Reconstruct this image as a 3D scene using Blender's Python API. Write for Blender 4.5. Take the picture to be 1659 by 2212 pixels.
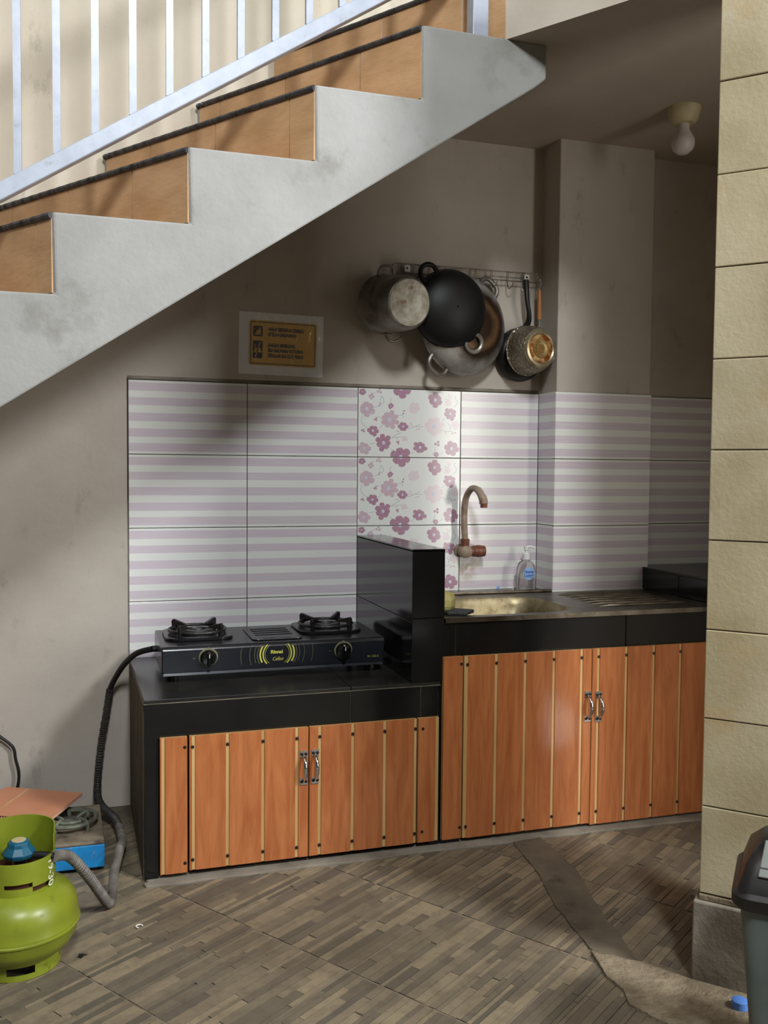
import bpy, bmesh, math, random
from mathutils import Vector, Matrix
random.seed(7)
for o in list(bpy.data.objects): bpy.data.objects.remove(o, do_unlink=True)
sc = bpy.context.scene
COL = sc.collection

# ------------------------------------------------------------------ camera
W, H, F = 1659, 2212, 1990.06
YAW, PITCH, ROLL = .307, .0464, -.0085
CAM = Vector((-.116, -3.21, 1.1553))
fw = Vector((math.sin(YAW)*math.cos(PITCH), math.cos(YAW)*math.cos(PITCH), -math.sin(PITCH)))
r0 = Vector((math.cos(YAW), -math.sin(YAW), 0)); u0 = r0.cross(fw)
RT = math.cos(ROLL)*r0 - math.sin(ROLL)*u0
UP = math.cos(ROLL)*u0 + math.sin(ROLL)*r0
cd = bpy.data.cameras.new('camera'); cam = bpy.data.objects.new('camera', cd); COL.objects.link(cam)
cd.sensor_fit = 'VERTICAL'; cd.sensor_height = 36; cd.sensor_width = 27; cd.lens = F/H*36
cd.clip_start = .05; cd.clip_end = 200
m = Matrix((RT, UP, -fw)).transposed().to_4x4(); m.translation = CAM
cam.matrix_world = m
sc.camera = cam
def ray(px, py): return fw + RT*((px-W/2)/F) + UP*((H/2-py)/F)
def onplane(px, py, P, n):
    v = ray(px, py); n = Vector(n); return CAM + v*(((Vector(P)-CAM).dot(n))/v.dot(n))
def onY(px, py, y): return onplane(px, py, (0, y, 0), (0, 1, 0))
def onZ(px, py, z): return onplane(px, py, (0, 0, z), (0, 0, 1))

# ------------------------------------------------------------------ world and daylight
wd = bpy.data.worlds.new('world'); sc.world = wd; wd.use_nodes = True
bg = wd.node_tree.nodes['Background']
bg.inputs[0].default_value = (1.0, .95, .88, 1); bg.inputs[1].default_value = .06
def area(name, loc, target, sx, sy, power, color):
    l = bpy.data.lights.new(name, 'AREA'); l.shape = 'RECTANGLE'; l.size = sx; l.size_y = sy
    l.energy = power; l.color = color
    o = bpy.data.objects.new(name, l); COL.objects.link(o); o.location = loc
    o.rotation_euler = (Vector(target)-Vector(loc)).to_track_quat('-Z', 'Y').to_euler()
    return o
area('daylight_courtyard', (.15, -4.6, 4.3), (.7, 0, 1.0), .4, .75, 155, (.93, .97, 1.0))
area('daylight_courtyard_side', (3.0, -4.1, 3.67), (.0, 0, .8), .5, .6, 185, (.95, .97, 1.0))
area('daylight_doorway', (2.62, -3.2, 1.25), (1.0, 0, .9), .5, 1.5, 34, (1.0, .96, .9))
area('daylight_stairwell', (-1.2, -2.6, 5.2), (.1, -.3, 2.4), 2.0, 2.0, 34, (1.0, .95, .86))
sp_l = bpy.data.lights.new('sunbeam_doorway', 'SPOT'); sp_l.energy = 4800; sp_l.spot_size = math.radians(11); sp_l.spot_blend = .15
sp_l.shadow_soft_size = .03; sp_l.color = (1.0, .95, .86)
sp_o = bpy.data.objects.new('sunbeam_doorway', sp_l); COL.objects.link(sp_o); sp_o.location = (3.1, -4.6, 2.3)
sp_o.rotation_euler = (Vector((1.72, -1.98, 0))-Vector((3.1, -4.6, 2.3))).to_track_quat('-Z', 'Y').to_euler()
vs = sc.view_settings; vs.view_transform = 'Standard'; vs.look = 'None'; vs.gamma = 1
vs.use_curve_mapping = False; vs.exposure = 0.0

# ------------------------------------------------------------------ helpers
def lin(c):
    def f(v):
        v /= 255.0
        return v/12.92 if v <= .04045 else ((v+.055)/1.055)**2.4
    return (f(c[0]), f(c[1]), f(c[2]), 1)
class NT:
    def __init__(s, name):
        s.m = bpy.data.materials.new(name); s.m.use_nodes = True
        s.t = s.m.node_tree; s.b = s.t.nodes['Principled BSDF']
    def n(s, typ, **kw):
        nd = s.t.nodes.new(typ)
        for k, v in kw.items(): setattr(nd, k, v)
        return nd
    def l(s, a, b): s.t.links.new(a, b)
    def math(s, op, a, b=None, c=None):
        nd = s.n('ShaderNodeMath', operation=op)
        for i, x in enumerate((a, b, c)):
            if x is None: continue
            if isinstance(x, (int, float)): nd.inputs[i].default_value = x
            else: s.l(x, nd.inputs[i])
        return nd.outputs[0]
    def mix(s, fac, a, b):
        nd = s.n('ShaderNodeMix', data_type='RGBA')
        for i, x in ((0, fac), (6, a), (7, b)):
            if isinstance(x, (int, float, tuple)): nd.inputs[i].default_value = x
            else: s.l(x, nd.inputs[i])
        return nd.outputs[2]
    def noise(s, scale, detail=4, rough=.55, vec=None, stretch=None, dist=0):
        nd = s.n('ShaderNodeTexNoise'); nd.inputs['Scale'].default_value = scale
        nd.inputs['Detail'].default_value = detail; nd.inputs['Roughness'].default_value = rough
        nd.inputs['Distortion'].default_value = dist
        v = vec if vec is not None else s.pos()
        if stretch:
            mp = s.n('ShaderNodeMapping'); mp.inputs['Scale'].default_value = stretch
            s.l(v, mp.inputs[0]); v = mp.outputs[0]
        s.l(v, nd.inputs['Vector']); return nd.outputs['Fac']
    def pos(s):
        g = s.n('ShaderNodeNewGeometry'); return g.outputs['Position']
    def ramp(s, fac, lo, hi):
        nd = s.n('ShaderNodeMapRange'); s.l(fac, nd.inputs[0])
        nd.inputs[1].default_value = lo; nd.inputs[2].default_value = hi
        return nd.outputs[0]
    def bump(s, h, strength=.2, dist=.002):
        nd = s.n('ShaderNodeBump'); nd.inputs['Strength'].default_value = strength; nd.inputs['Distance'].default_value = dist
        s.l(h, nd.inputs['Height']); s.l(nd.outputs[0], s.b.inputs['Normal'])
    def color(s, c):
        if isinstance(c, tuple): s.b.inputs['Base Color'].default_value = c
        else: s.l(c, s.b.inputs['Base Color'])
def mat(name, c1, c2=None, rough=.5, metal=0, scale=12, lo=.35, hi=.65, bump=0, bscale=60, bdist=.002, stretch=None, coat=0, c3=None, s3=3, lo3=.55, hi3=.7, spec=None, jitter=0):
    k = NT(name); k.b.inputs['Roughness'].default_value = rough; k.b.inputs['Metallic'].default_value = metal
    if coat: k.b.inputs['Coat Weight'].default_value = coat; k.b.inputs['Coat Roughness'].default_value = .08
    if spec is not None: k.b.inputs['Specular IOR Level'].default_value = spec
    col = lin(c1)
    if c2: col = k.mix(k.ramp(k.noise(scale, stretch=stretch), lo, hi), col, lin(c2))
    if c3: col = k.mix(k.ramp(k.noise(s3, 6, .65), lo3, hi3), col, lin(c3))
    if jitter:
        oi = k.n('ShaderNodeObjectInfo'); hs = k.n('ShaderNodeHueSaturation')
        k.l(k.math('MULTIPLY_ADD', oi.outputs['Random'], jitter, 1-jitter/2), hs.inputs['Value'])
        if isinstance(col, tuple): hs.inputs['Color'].default_value = col
        else: k.l(col, hs.inputs['Color'])
        col = hs.outputs[0]
    k.color(col)
    if bump: k.bump(k.noise(bscale, 6, .6, stretch=stretch), bump, bdist)
    return k.m

def worg(o):
    v = Vector((0, 0, 0))
    while o is not None: v += Vector(o.location); o = o.parent
    return v
class MB:
    """collects geometry in world coordinates; build() links ONE mesh object"""
    def __init__(s): s.v = []; s.f = []; s.mi = []; s.cur = 0
    def add(s, vs, fs):
        b = len(s.v); s.v += [Vector(p) for p in vs]
        for f in fs: s.f.append([b+i for i in f]); s.mi.append(s.cur)
        return s
    def box(s, x0, x1, y0, y1, z0, z1):
        return s.add([(x, y, z) for z in (z0, z1) for y in (y0, y1) for x in (x0, x1)],
            [(0,2,3,1),(4,5,7,6),(0,1,5,4),(2,6,7,3),(0,4,6,2),(1,3,7,5)])
    def obox(s, P, ex, ey, ez):
        P, ex, ey, ez = map(Vector, (P, ex, ey, ez))
        return s.add([P+a*ex+b*ey+c*ez for c in (0,1) for b in (0,1) for a in (0,1)],
            [(0,2,3,1),(4,5,7,6),(0,1,5,4),(2,6,7,3),(0,4,6,2),(1,3,7,5)])
    def prism(s, poly, vec):
        n = len(poly); vec = Vector(vec)
        return s.add([Vector(p) for p in poly]+[Vector(p)+vec for p in poly],
            [tuple(range(n))[::-1], tuple(range(n, 2*n))]+[(i, (i+1) % n, n+(i+1) % n, n+i) for i in range(n)])
    def lathe(s, prof, c=(0,0,0), axis=(0,0,1), n=32, cap0=True, cap1=True, omit=None, xdir=None):
        c = Vector(c); a = Vector(axis).normalized()
        t = Vector(xdir) if xdir else (Vector((1,0,0)) if abs(a.x) < .9 else Vector((0,1,0)))
        x = (t-a*t.dot(a)).normalized(); y = a.cross(x)
        vs = []; fs = []
        for r, h in prof:
            for i in range(n):
                th = 2*math.pi*i/n; vs.append(c+a*h+(x*math.cos(th)+y*math.sin(th))*max(r, 1e-5))
        for j in range(len(prof)-1):
            for i in range(n):
                if omit and omit(j, i): continue
                fs.append((j*n+i, j*n+(i+1) % n, (j+1)*n+(i+1) % n, (j+1)*n+i))
        if cap0: fs.append(tuple(range(n))[::-1])
        if cap1: fs.append(tuple((len(prof)-1)*n+i for i in range(n)))
        return s.add(vs, fs)
    def tube(s, path, r, n=10, closed=False, caps=True):
        P = [Vector(p) for p in path]; m_ = len(P); vs = []; fs = []; nrm = None
        for i in range(m_):
            a = P[(i-1) % m_] if (closed or i > 0) else P[i]
            b = P[(i+1) % m_] if (closed or i < m_-1) else P[i]
            t = (b-a).normalized()
            if nrm is None:
                q = Vector((0,0,1)) if abs(t.z) < .9 else Vector((1,0,0)); nrm = (q-t*q.dot(t)).normalized()
            else: nrm = (nrm-t*nrm.dot(t)).normalized()
            bn = t.cross(nrm); rr = r(i/(m_-1)) if callable(r) else r
            for k in range(n):
                th = 2*math.pi*k/n; vs.append(P[i]+(nrm*math.cos(th)+bn*math.sin(th))*rr)
        last = m_ if closed else m_-1
        for i in range(last):
            for k in range(n):
                j = (i+1) % m_
                fs.append((i*n+k, i*n+(k+1) % n, j*n+(k+1) % n, j*n+k))
        if caps and not closed: fs += [tuple(range(n))[::-1], tuple((m_-1)*n+k for k in range(n))]
        return s.add(vs, fs)
    def build(s, name, material, parent=None, smooth=False, bevel=0, mats=None, kind=None, solid=0, at=None):
        org = Vector(at) if at is not None else worg(parent) if parent else Vector((0,0,0))
        me = bpy.data.meshes.new(name); me.from_pydata([tuple(p-org) for p in s.v], [], s.f)
        for mm in (mats or [material]): me.materials.append(mm)
        if mats:
            for p, i in zip(me.polygons, s.mi): p.material_index = i
        bm = bmesh.new(); bm.from_mesh(me); bmesh.ops.recalc_face_normals(bm, faces=bm.faces); bm.to_mesh(me); bm.free()
        if smooth:
            for p in me.polygons: p.use_smooth = True
        o = bpy.data.objects.new(name, me); COL.objects.link(o)
        if parent: o.parent = parent
        if at is not None: o.location = org-(worg(parent) if parent else Vector((0,0,0)))
        if solid:
            md = o.modifiers.new('s', 'SOLIDIFY'); md.thickness = solid; md.offset = 0
        if bevel:
            md = o.modifiers.new('b', 'BEVEL'); md.width = bevel; md.segments = 2; md.limit_method = 'ANGLE'; md.angle_limit = .7
        if smooth:
            md = o.modifiers.new('w', 'EDGE_SPLIT'); md.split_angle = .7
        if kind: o['kind'] = kind
        return o
def tag(o, label, cat, group=None):
    o['label'] = label; o['category'] = cat
    if group: o['group'] = group
    return o
def thing(name, loc, label, cat, group=None):
    o = bpy.data.objects.new(name, None); COL.objects.link(o); o.location = loc; o.empty_display_size = .05
    return tag(o, label, cat, group)
def piece(name, me, loc, parent, rot=0):
    o = bpy.data.objects.new(name, me); COL.objects.link(o); o.parent = parent
    o.location = Vector(loc)-worg(parent); o.rotation_euler[2] = rot
    return o
def spline(pts, n=8, closed=False):
    P = [Vector(p) for p in pts]; out = []; m_ = len(P)
    for i in range(m_ if closed else m_-1):
        g = lambda k: P[k % m_] if closed else P[max(0, min(m_-1, k))]
        a, b, c, d = g(i-1), g(i), g(i+1), g(i+2)
        for j in range(n):
            t = j/n
            out.append(.5*((2*b)+(c-a)*t+(2*a-5*b+4*c-d)*t*t+(3*b-a-3*c+d)*t**3))
    if not closed: out.append(P[-1])
    return out
def text(body, size, origin, xd, yd, material, name, parent, xs=1.0, bold=0, align='CENTER', shear=0, warp=None, lift=0):
    cu = bpy.data.curves.new('t', 'FONT'); cu.body = body; cu.size = size; cu.align_x = align; cu.align_y = 'CENTER'
    cu.offset = bold; cu.shear = shear; cu.resolution_u = 3
    o = bpy.data.objects.new('t', cu); COL.objects.link(o)
    me = bpy.data.meshes.new_from_object(o.evaluated_get(bpy.context.evaluated_depsgraph_get()))
    bpy.data.objects.remove(o); xd = Vector(xd).normalized(); yd = Vector(yd).normalized(); nz = xd.cross(yd)
    mb = MB(); vs = []
    for v in me.vertices:
        p = Vector(origin)+xd*v.co.x*xs+yd*v.co.y+nz*lift
        vs.append(warp(p) if warp else p)
    mb.add(vs, [tuple(p.vertices) for p in me.polygons])
    return mb.build(name, material, parent)
def struct(o): o['kind'] = 'structure'; return o

# ------------------------------------------------------------------ materials
def wall_paint():
    k = NT('wall_paint'); p = k.pos(); sx = k.n('ShaderNodeSeparateXYZ'); k.l(p, sx.inputs[0])
    # cream tone above the stair line, greyer tone below it
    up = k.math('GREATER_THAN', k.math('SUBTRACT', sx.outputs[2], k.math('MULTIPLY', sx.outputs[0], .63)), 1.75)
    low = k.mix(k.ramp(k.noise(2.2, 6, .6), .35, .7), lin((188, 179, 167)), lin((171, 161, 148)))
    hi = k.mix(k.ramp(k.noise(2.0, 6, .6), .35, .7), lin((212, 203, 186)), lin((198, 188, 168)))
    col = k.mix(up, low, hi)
    col = k.mix(k.math('MULTIPLY', k.ramp(k.noise(9, 8, .75, stretch=(1, 1, .45)), .58, .72), .45), col, lin((112, 102, 90)))
    k.color(col); k.b.inputs['Roughness'].default_value = .75
    k.bump(k.noise(35, 8, .7), .25, .004); return k.m
M = {}
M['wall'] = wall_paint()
M['plaster'] = mat('stair_plaster', (162, 162, 159), (148, 148, 144), .8, scale=4, bump=.5, bscale=45, bdist=.004, c3=(122, 120, 112), s3=6, lo3=.54, hi3=.78)
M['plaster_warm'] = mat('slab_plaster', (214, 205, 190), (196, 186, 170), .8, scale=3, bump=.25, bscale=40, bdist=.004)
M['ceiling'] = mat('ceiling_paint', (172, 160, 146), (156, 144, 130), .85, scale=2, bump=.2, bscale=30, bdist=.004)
M['stone'] = mat('pillar_stone', (180, 168, 138), (160, 147, 114), .7, scale=5, bump=.3, bscale=90, bdist=.003, c3=(174, 146, 102), s3=3.5, lo3=.56, hi3=.74, jitter=.14)
M['cement'] = mat('cement', (142, 134, 120), (112, 104, 92), .9, scale=9, bump=.5, bscale=70, bdist=.004)
M['cement_dark'] = mat('cement_damp', (104, 94, 76), (80, 71, 58), .85, scale=7, bump=.5, bscale=60, bdist=.004, c3=(62, 54, 44), s3=9)
M['cement_pale'] = mat('cement_pale', (146, 132, 108), (114, 101, 80), .9, scale=11, bump=1.0, bscale=42, bdist=.012, c3=(96, 80, 58), s3=7)
M['grout'] = mat('grout', (120, 112, 98), (86, 80, 70), .9, scale=14)
M['grout_dark'] = mat('wall_grout', (92, 82, 74), (60, 52, 46), .9, scale=14)
M['mossy'] = mat('stained_cement', (104, 94, 72), (66, 56, 42), .9, scale=6, lo=.3, hi=.7, bump=.4, bscale=40, stretch=(1, 1, .4), c3=(44, 36, 26), s3=5)
M['riser'] = mat('riser_tile', (204, 164, 122), (186, 145, 102), .5, scale=7, bump=.5, bscale=38, bdist=.003, jitter=.08, stretch=(1, 1, 2.2))
M['nosing'] = mat('nosing_tile', (66, 64, 66), (44, 43, 46), .4, scale=30, jitter=.2)
M['rail'] = mat('railing_paint', (172, 180, 194), (158, 166, 180), .35, scale=20, c3=(150, 152, 158), s3=40, lo3=.6, hi3=.7)
M['black'] = mat('black_tile', (16, 16, 17), (24, 24, 24), .13, scale=6, jitter=.2, c3=(50, 47, 42), s3=22, lo3=.7, hi3=.85)
M['black_top'] = mat('black_worktop_tile', (26, 25, 24), (44, 42, 38), .26, scale=9, jitter=.2, c3=(92, 88, 78), s3=30, lo3=.66, hi3=.85)
M['steel'] = mat('sink_steel', (120, 112, 98), (88, 80, 68), .33, metal=.9, scale=14, c3=(70, 60, 46), s3=26)
M['basin'] = mat('basin_steel', (160, 148, 116), (120, 106, 76), .4, metal=.65, scale=30, lo=.3, hi=.7, c3=(120, 100, 62), s3=60)
M['gold'] = mat('groove_trim', (222, 186, 130), (198, 158, 100), .25, metal=.2, scale=20, stretch=(1, 1, .1))
M['chrome'] = mat('chrome', (225, 225, 228), None, .1, metal=1)
M['hole'] = mat('screw_dark', (20, 14, 11), None, .5)
M['alu'] = mat('aluminium', (150, 146, 138), (112, 106, 97), .42, metal=.75, scale=18, c3=(90, 68, 48), s3=9, lo3=.6, hi3=.8)
M['alu_base'] = mat('aluminium_base', (196, 192, 178), (150, 144, 128), .45, metal=.6, scale=30, c3=(110, 70, 38), s3=16, lo3=.58, hi3=.7)
M['soot'] = mat('black_wok', (11, 10, 10), (20, 18, 17), .48, spec=.35, scale=14, bump=.15, bscale=90, c3=(50, 34, 24), s3=14, lo3=.72, hi3=.85)
M['pan_black'] = mat('black_pan', (20, 20, 20), None, .45)
M['wood'] = mat('handle_wood', (176, 118, 62), (146, 92, 44), .5, scale=40, stretch=(3, 3, .3))
M['wire'] = mat('rack_wire', (138, 132, 122), (110, 96, 80), .35, metal=.8, scale=60)
M['tin'] = mat('rack_plate', (200, 198, 192), None, .4, metal=.4)
M['faucet'] = mat('faucet_plastic', (178, 160, 138), (146, 124, 104), .5, scale=22, c3=(120, 86, 62), s3=14)
M['faucet_red'] = mat('faucet_brown', (136, 84, 62), (108, 62, 46), .4, scale=30)
M['white_plastic'] = mat('white_plastic', (232, 232, 228), None, .4)
M['label_blue'] = mat('label_blue', (150, 190, 232), (128, 170, 220), .4, scale=20)
M['ink_blue'] = mat('ink_blue', (28, 62, 150), None, .5)
M['sponge'] = mat('sponge', (216, 202, 134), (200, 184, 110), .9, scale=60, bump=.5, bscale=200)
M['scourer'] = mat('scourer', (40, 40, 42), (84, 84, 84), .8, scale=260, bump=.8, bscale=300)
M['stove'] = mat('stove_enamel', (22, 22, 24), (30, 30, 32), .24, scale=20, c3=(74, 72, 70), s3=34, lo3=.68, hi3=.85)
M['stove_front'] = mat('stove_front', (36, 38, 44), (28, 30, 36), .22, scale=8, c3=(110, 112, 118), s3=30, lo3=.72, hi3=.85)
M['iron'] = mat('cast_iron', (26, 25, 25), (38, 36, 35), .4, scale=40)
M['ink_yellow'] = mat('print_yellow', (206, 204, 92), None, .4)
M['ink_grey'] = mat('print_grey', (130, 128, 96), None, .4)
M['knob'] = mat('knob', (14, 14, 15), None, .12)
M['hose_grey'] = mat('hose_grey', (118, 112, 104), (92, 86, 80), .55, scale=30)
M['hose_dark'] = mat('hose_dark', (66, 62, 58), (48, 44, 42), .55, scale=30)
M['rubber'] = mat('rubber', (22, 21, 21), None, .5)
M['green'] = mat('cylinder_green', (134, 145, 40), (118, 128, 34), .34, scale=9, c3=(78, 66, 34), s3=16, lo3=.64, hi3=.76)
M['rust'] = mat('slot_rust', (74, 34, 16), None, .8)
M['reg_blue'] = mat('regulator_blue', (24, 92, 118), (18, 76, 100), .4, scale=20)
M['paint_white'] = mat('stencil_white', (226, 232, 208), None, .5)
M['box_blue'] = mat('box_blue', (26, 138, 200), (20, 112, 172), .5, scale=14, c3=(150, 140, 122), s3=22, lo3=.6, hi3=.68)
M['box_top'] = mat('box_top', (134, 122, 104), (100, 88, 72), .85, scale=16, bump=.4, bscale=80, c3=(58, 50, 40), s3=16)
M['ring'] = mat('burner_ring', (120, 124, 108), (78, 80, 70), .6, metal=.3, scale=30)
M['board'] = mat('pvc_offcut', (206, 140, 104), (196, 128, 94), .45, scale=6)
M['board_edge'] = mat('pvc_cut_edge', (226, 176, 150), None, .6)
M['bin_grey'] = mat('bin_grey', (104, 114, 112), (92, 102, 100), .45, scale=10)
M['bin_black'] = mat('bin_black', (24, 23, 23), (36, 34, 32), .4, scale=14)
M['bin_flap'] = mat('bin_flap', (118, 122, 116), (104, 108, 102), .5, scale=10)
M['bulb'] = mat('bulb_glass', (206, 196, 192), None, .3)
M['lampholder'] = mat('lampholder', (196, 184, 146), (176, 162, 122), .5, scale=20)
M['cap_blue'] = mat('cap_blue', (92, 142, 222), None, .4)
M['sign_paper'] = mat('sign_yellow', (222, 176, 72), (212, 164, 60), .55, scale=10)
M['sign_white'] = mat('sign_sheet', (230, 230, 228), None, .4)
M['ink_dark'] = mat('ink_dark', (44, 30, 26), None, .6)
def film():
    k = NT('laminate_film'); k.b.inputs['Base Color'].default_value = (1, 1, 1, 1); k.b.inputs['Metallic'].default_value = 1
    k.b.inputs['Roughness'].default_value = .09; k.b.inputs['Alpha'].default_value = .14
    k.bump(k.noise(22, 2, .5, stretch=(1.6, 1, .5)), .8, .012); return k.m
M['film'] = film()
def clear(name, col, rough):
    k = NT(name); k.b.inputs['Base Color'].default_value = col; k.b.inputs['Roughness'].default_value = rough
    k.b.inputs['Transmission Weight'].default_value = 1; k.b.inputs['IOR'].default_value = 1.25; return k.m
M['bottle'] = clear('clear_bottle', (.93, .93, .90, 1), .06)
def striped():
    k = NT('striped_tile'); uv = k.n('ShaderNodeUVMap'); s = k.n('ShaderNodeSeparateXYZ'); k.l(uv.outputs[0], s.inputs[0])
    v = s.outputs[1]; fac = None
    for a, b in ((.039, .151), (.235, .347), (.445, .557), (.658, .764), (.853, .963)):
        w = k.math('MULTIPLY', k.math('GREATER_THAN', v, a), k.math('LESS_THAN', v, b))
        fac = w if fac is None else k.math('ADD', fac, w)
    fine = k.noise(1, 2, .5, stretch=(6, 6, 900))
    mauve = k.mix(k.ramp(fine, .35, .65), lin((219, 209, 215)), lin((208, 197, 205)))
    col = k.mix(fac, lin((232, 233, 228)), mauve)
    p = k.pos()
    d = k.n('ShaderNodeVectorMath', operation='DISTANCE'); k.l(p, d.inputs[0]); d.inputs[1].default_value = (1.23, 0, .79)
    st = k.math('MULTIPLY', k.ramp(d.outputs['Value'], .075, .0), k.ramp(k.noise(30, 4), .35, .6))
    col = k.mix(k.math('MULTIPLY', st, .9), col, lin((150, 118, 78)))
    col = k.mix(k.math('MULTIPLY', k.ramp(k.noise(60, 3), .7, .8), .35), col, lin((150, 130, 110)))
    k.color(col); k.b.inputs['Roughness'].default_value = .17
    k.bump(k.noise(5, 2), .05, .004); return k.m
M['striped'] = striped()
M['white_tile'] = mat('flower_tile', (232, 234, 230), None, .15)
M['fl_dark'] = mat('print_mauve', (184, 144, 163), (174, 133, 154), .16, scale=60)
M['fl_mid'] = mat('print_rose', (212, 190, 199), (205, 181, 191), .16, scale=60)
M['fl_light'] = mat('print_blush', (228, 214, 217), None, .16)
M['fl_eye'] = mat('print_eye', (206, 214, 226), None, .16)
M['fl_stem'] = mat('print_stem', (178, 184, 192), None, .16)
def plank():
    k = NT('orange_plank'); oi = k.n('ShaderNodeObjectInfo')
    off = k.n('ShaderNodeVectorMath', operation='MULTIPLY_ADD'); k.l(oi.outputs['Random'], off.inputs[0])
    off.inputs[1].default_value = (3, 3, 7); k.l(k.pos(), off.inputs[2])
    g = k.noise(26, 5, .6, vec=off.outputs[0], stretch=(1, 1, .12), dist=1.2)
    g2 = k.noise(70, 3, .6, vec=off.outputs[0], stretch=(1, 1, .05))
    col = k.mix(k.ramp(g, .38, .68), lin((188, 117, 70)), lin((165, 94, 53)))
    col = k.mix(k.math('MULTIPLY', k.ramp(g2, .5, .75), .5), col, lin((140, 80, 42)))
    k.color(col); k.b.inputs['Roughness'].default_value = .13
    k.bump(k.noise(60, 2, .5, stretch=(1, 1, .02)), .08, .002); return k.m
M['plank'] = plank()
def floor_tile():
    k = NT('floor_strip_tile'); at = k.n('ShaderNodeAttribute', attribute_name='tone')
    p = k.pos()
    base = k.mix(at.outputs['Fac'], lin((86, 81, 71)), lin((144, 130, 105)))
    n1 = k.noise(24, 8, .7, stretch=(1, 1, 1))
    base = k.mix(k.math('MULTIPLY', k.ramp(n1, .45, .7), .5), base, lin((78, 68, 58)))
    dirt = k.ramp(k.noise(2.3, 5, .6), .45, .7)
    base = k.mix(k.math('MULTIPLY', dirt, .55), base, lin((80, 70, 54)))
    k.color(base); k.b.inputs['Roughness'].default_value = .55
    k.bump(k.noise(80, 8, .7), .6, .003); return k.m
M['floor'] = floor_tile()
M['floor_base'] = mat('floor_plain', (134, 121, 103), (112, 100, 85), .85, scale=9)

# ------------------------------------------------------------------ building grid
TH = math.radians(34.6)
GA = Vector((-math.sin(TH), math.cos(TH), 0)); GB = Vector((math.cos(TH), math.sin(TH), 0))

# ------------------------------------------------------------------ structure: walls, column, ceiling
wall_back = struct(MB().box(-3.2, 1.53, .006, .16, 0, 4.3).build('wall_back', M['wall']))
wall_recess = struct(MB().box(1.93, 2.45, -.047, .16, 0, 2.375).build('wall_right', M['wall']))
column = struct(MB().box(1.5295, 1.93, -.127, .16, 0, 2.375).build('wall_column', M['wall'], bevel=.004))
struct(MB().box(2.3, 2.45, -2.3, -.047, 0, 2.372).build('wall_side_blocker', M['wall']))  # unseen wall, added to block the doorway light from recess and column
E0 = Vector((1.010, -.775, 0))
slab = MB()
poly = [E0-GA*2.6, E0+GA*(.781/GA.y), Vector((2.9, .006, 0)), Vector((2.9, (E0-GA*2.6).y, 0))]
slab.cur = 0
slab.prism([p+Vector((0, 0, 2.372)) for p in poly], (0, 0, .2))
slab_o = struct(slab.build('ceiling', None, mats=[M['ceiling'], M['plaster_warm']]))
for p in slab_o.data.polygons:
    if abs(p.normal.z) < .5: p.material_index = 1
# thin mortar bead along the top of the wall tiles
struct(MB().prism([(0, .006, 1.449), (0, -.001, 1.451), (0, .006, 1.462)], (1.5215, 0, 0)).build('trim_1', M['cement']))

# ------------------------------------------------------------------ floor
floor = struct(MB().box(-6, 5, -8, .16, -.08, -.0036).build('floor', M['floor_base']))
S = .39
def tile_mesh(seed):
    rnd = random.Random(seed); mb = MB(); tones = []
    def b(*a, t):
        mb.box(*a); tones.extend([t]*6)
    g = .002
    b(g, S-g, g, S-g, -.012, -.0034, t=.15)
    v = g
    while v < S-g-.004:
        w = min(rnd.choice((.011, .014, .017, .021, .025)), S-g-v)
        if S-g-v-w < .012: w = S-g-v
        u = g
        while u < S-g-.004:
            L = min(rnd.uniform(.06, .30), S-g-u)
            if S-g-u-L < .04: L = S-g-u
            t = rnd.choice((.12, .25, .35, .5, .62, .8, .95)); h = -.0030+.0029*rnd.random()
            b(u, u+L-.0014, v, v+w-.0014, -.0050, h, t=t); u += L
        v += w
    me = bpy.data.meshes.new('floor_tile'); me.from_pydata([tuple(p) for p in mb.v], [], mb.f)
    me.materials.append(M['floor'])
    a = me.attributes.new('tone', 'FLOAT', 'FACE')
    for i, t in enumerate(tones): a.data[i].value = t
    bm = bmesh.new(); bm.from_mesh(me); bmesh.ops.recalc_face_normals(bm, faces=bm.faces); bm.to_mesh(me); bm.free()
    return me
TM = [tile_mesh(i) for i in range(7)]
for i in range(-7, 8):
    for j in range(-9, 4):
        b0 = .066+S*i; a0 = -.857+S*j
        P = GB*b0+GA*a0; c = P+GB*S/2+GA*S/2
        if not (-1.6 < c.x < 2.6 and -3.0 < c.y < -.02): continue
        if c.x > .15 and c.y > -.42: continue
        if max((P+GB*u*S+GA*v*S).y for u in (0, 1) for v in (0, 1)) > .02: continue
        piece('floor_tile', TM[(i*3+j*5) % 7], (P.x, P.y, 0), floor, TH)
# infill of plain cement along the walls
def patch(name, pts, mtl, z0, z1, bevel=.002):
    return struct(MB().prism([(x, y, z0) for x, y in pts], (0, 0, z1-z0)).build(name, mtl, bevel=bevel))
def rough(pts, amp, n=6):
    out = []; rnd = random.Random(3)
    for k in range(len(pts)):
        a = Vector(pts[k]); b = Vector(pts[(k+1) % len(pts)]); d = b-a
        if d.length < .05: out.append(a); continue
        pr = Vector((-d.y, d.x)).normalized()
        for i in range(n):
            out.append(a+d*(i/n)+pr*(rnd.uniform(-amp, amp) if i else 0))
    return [(p.x, p.y) for p in out]
patch('floor_wall_strip', [(-3, -.19), (-3, .006), (0, .006), (0, -.19)], M['cement_dark'], -.012, -.001)
patch('floor_gutter', rough([(1.132, -.60), (1.225, -.60), (1.215, -.887), (1.152, -1.13), (1.126, -1.272), (1.10, -1.40), (1.026, -1.31), (1.033, -1.22), (1.048, -1.073), (1.097, -.884)], .004, 3), M['cement_dark'], -.01, .003)
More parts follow.
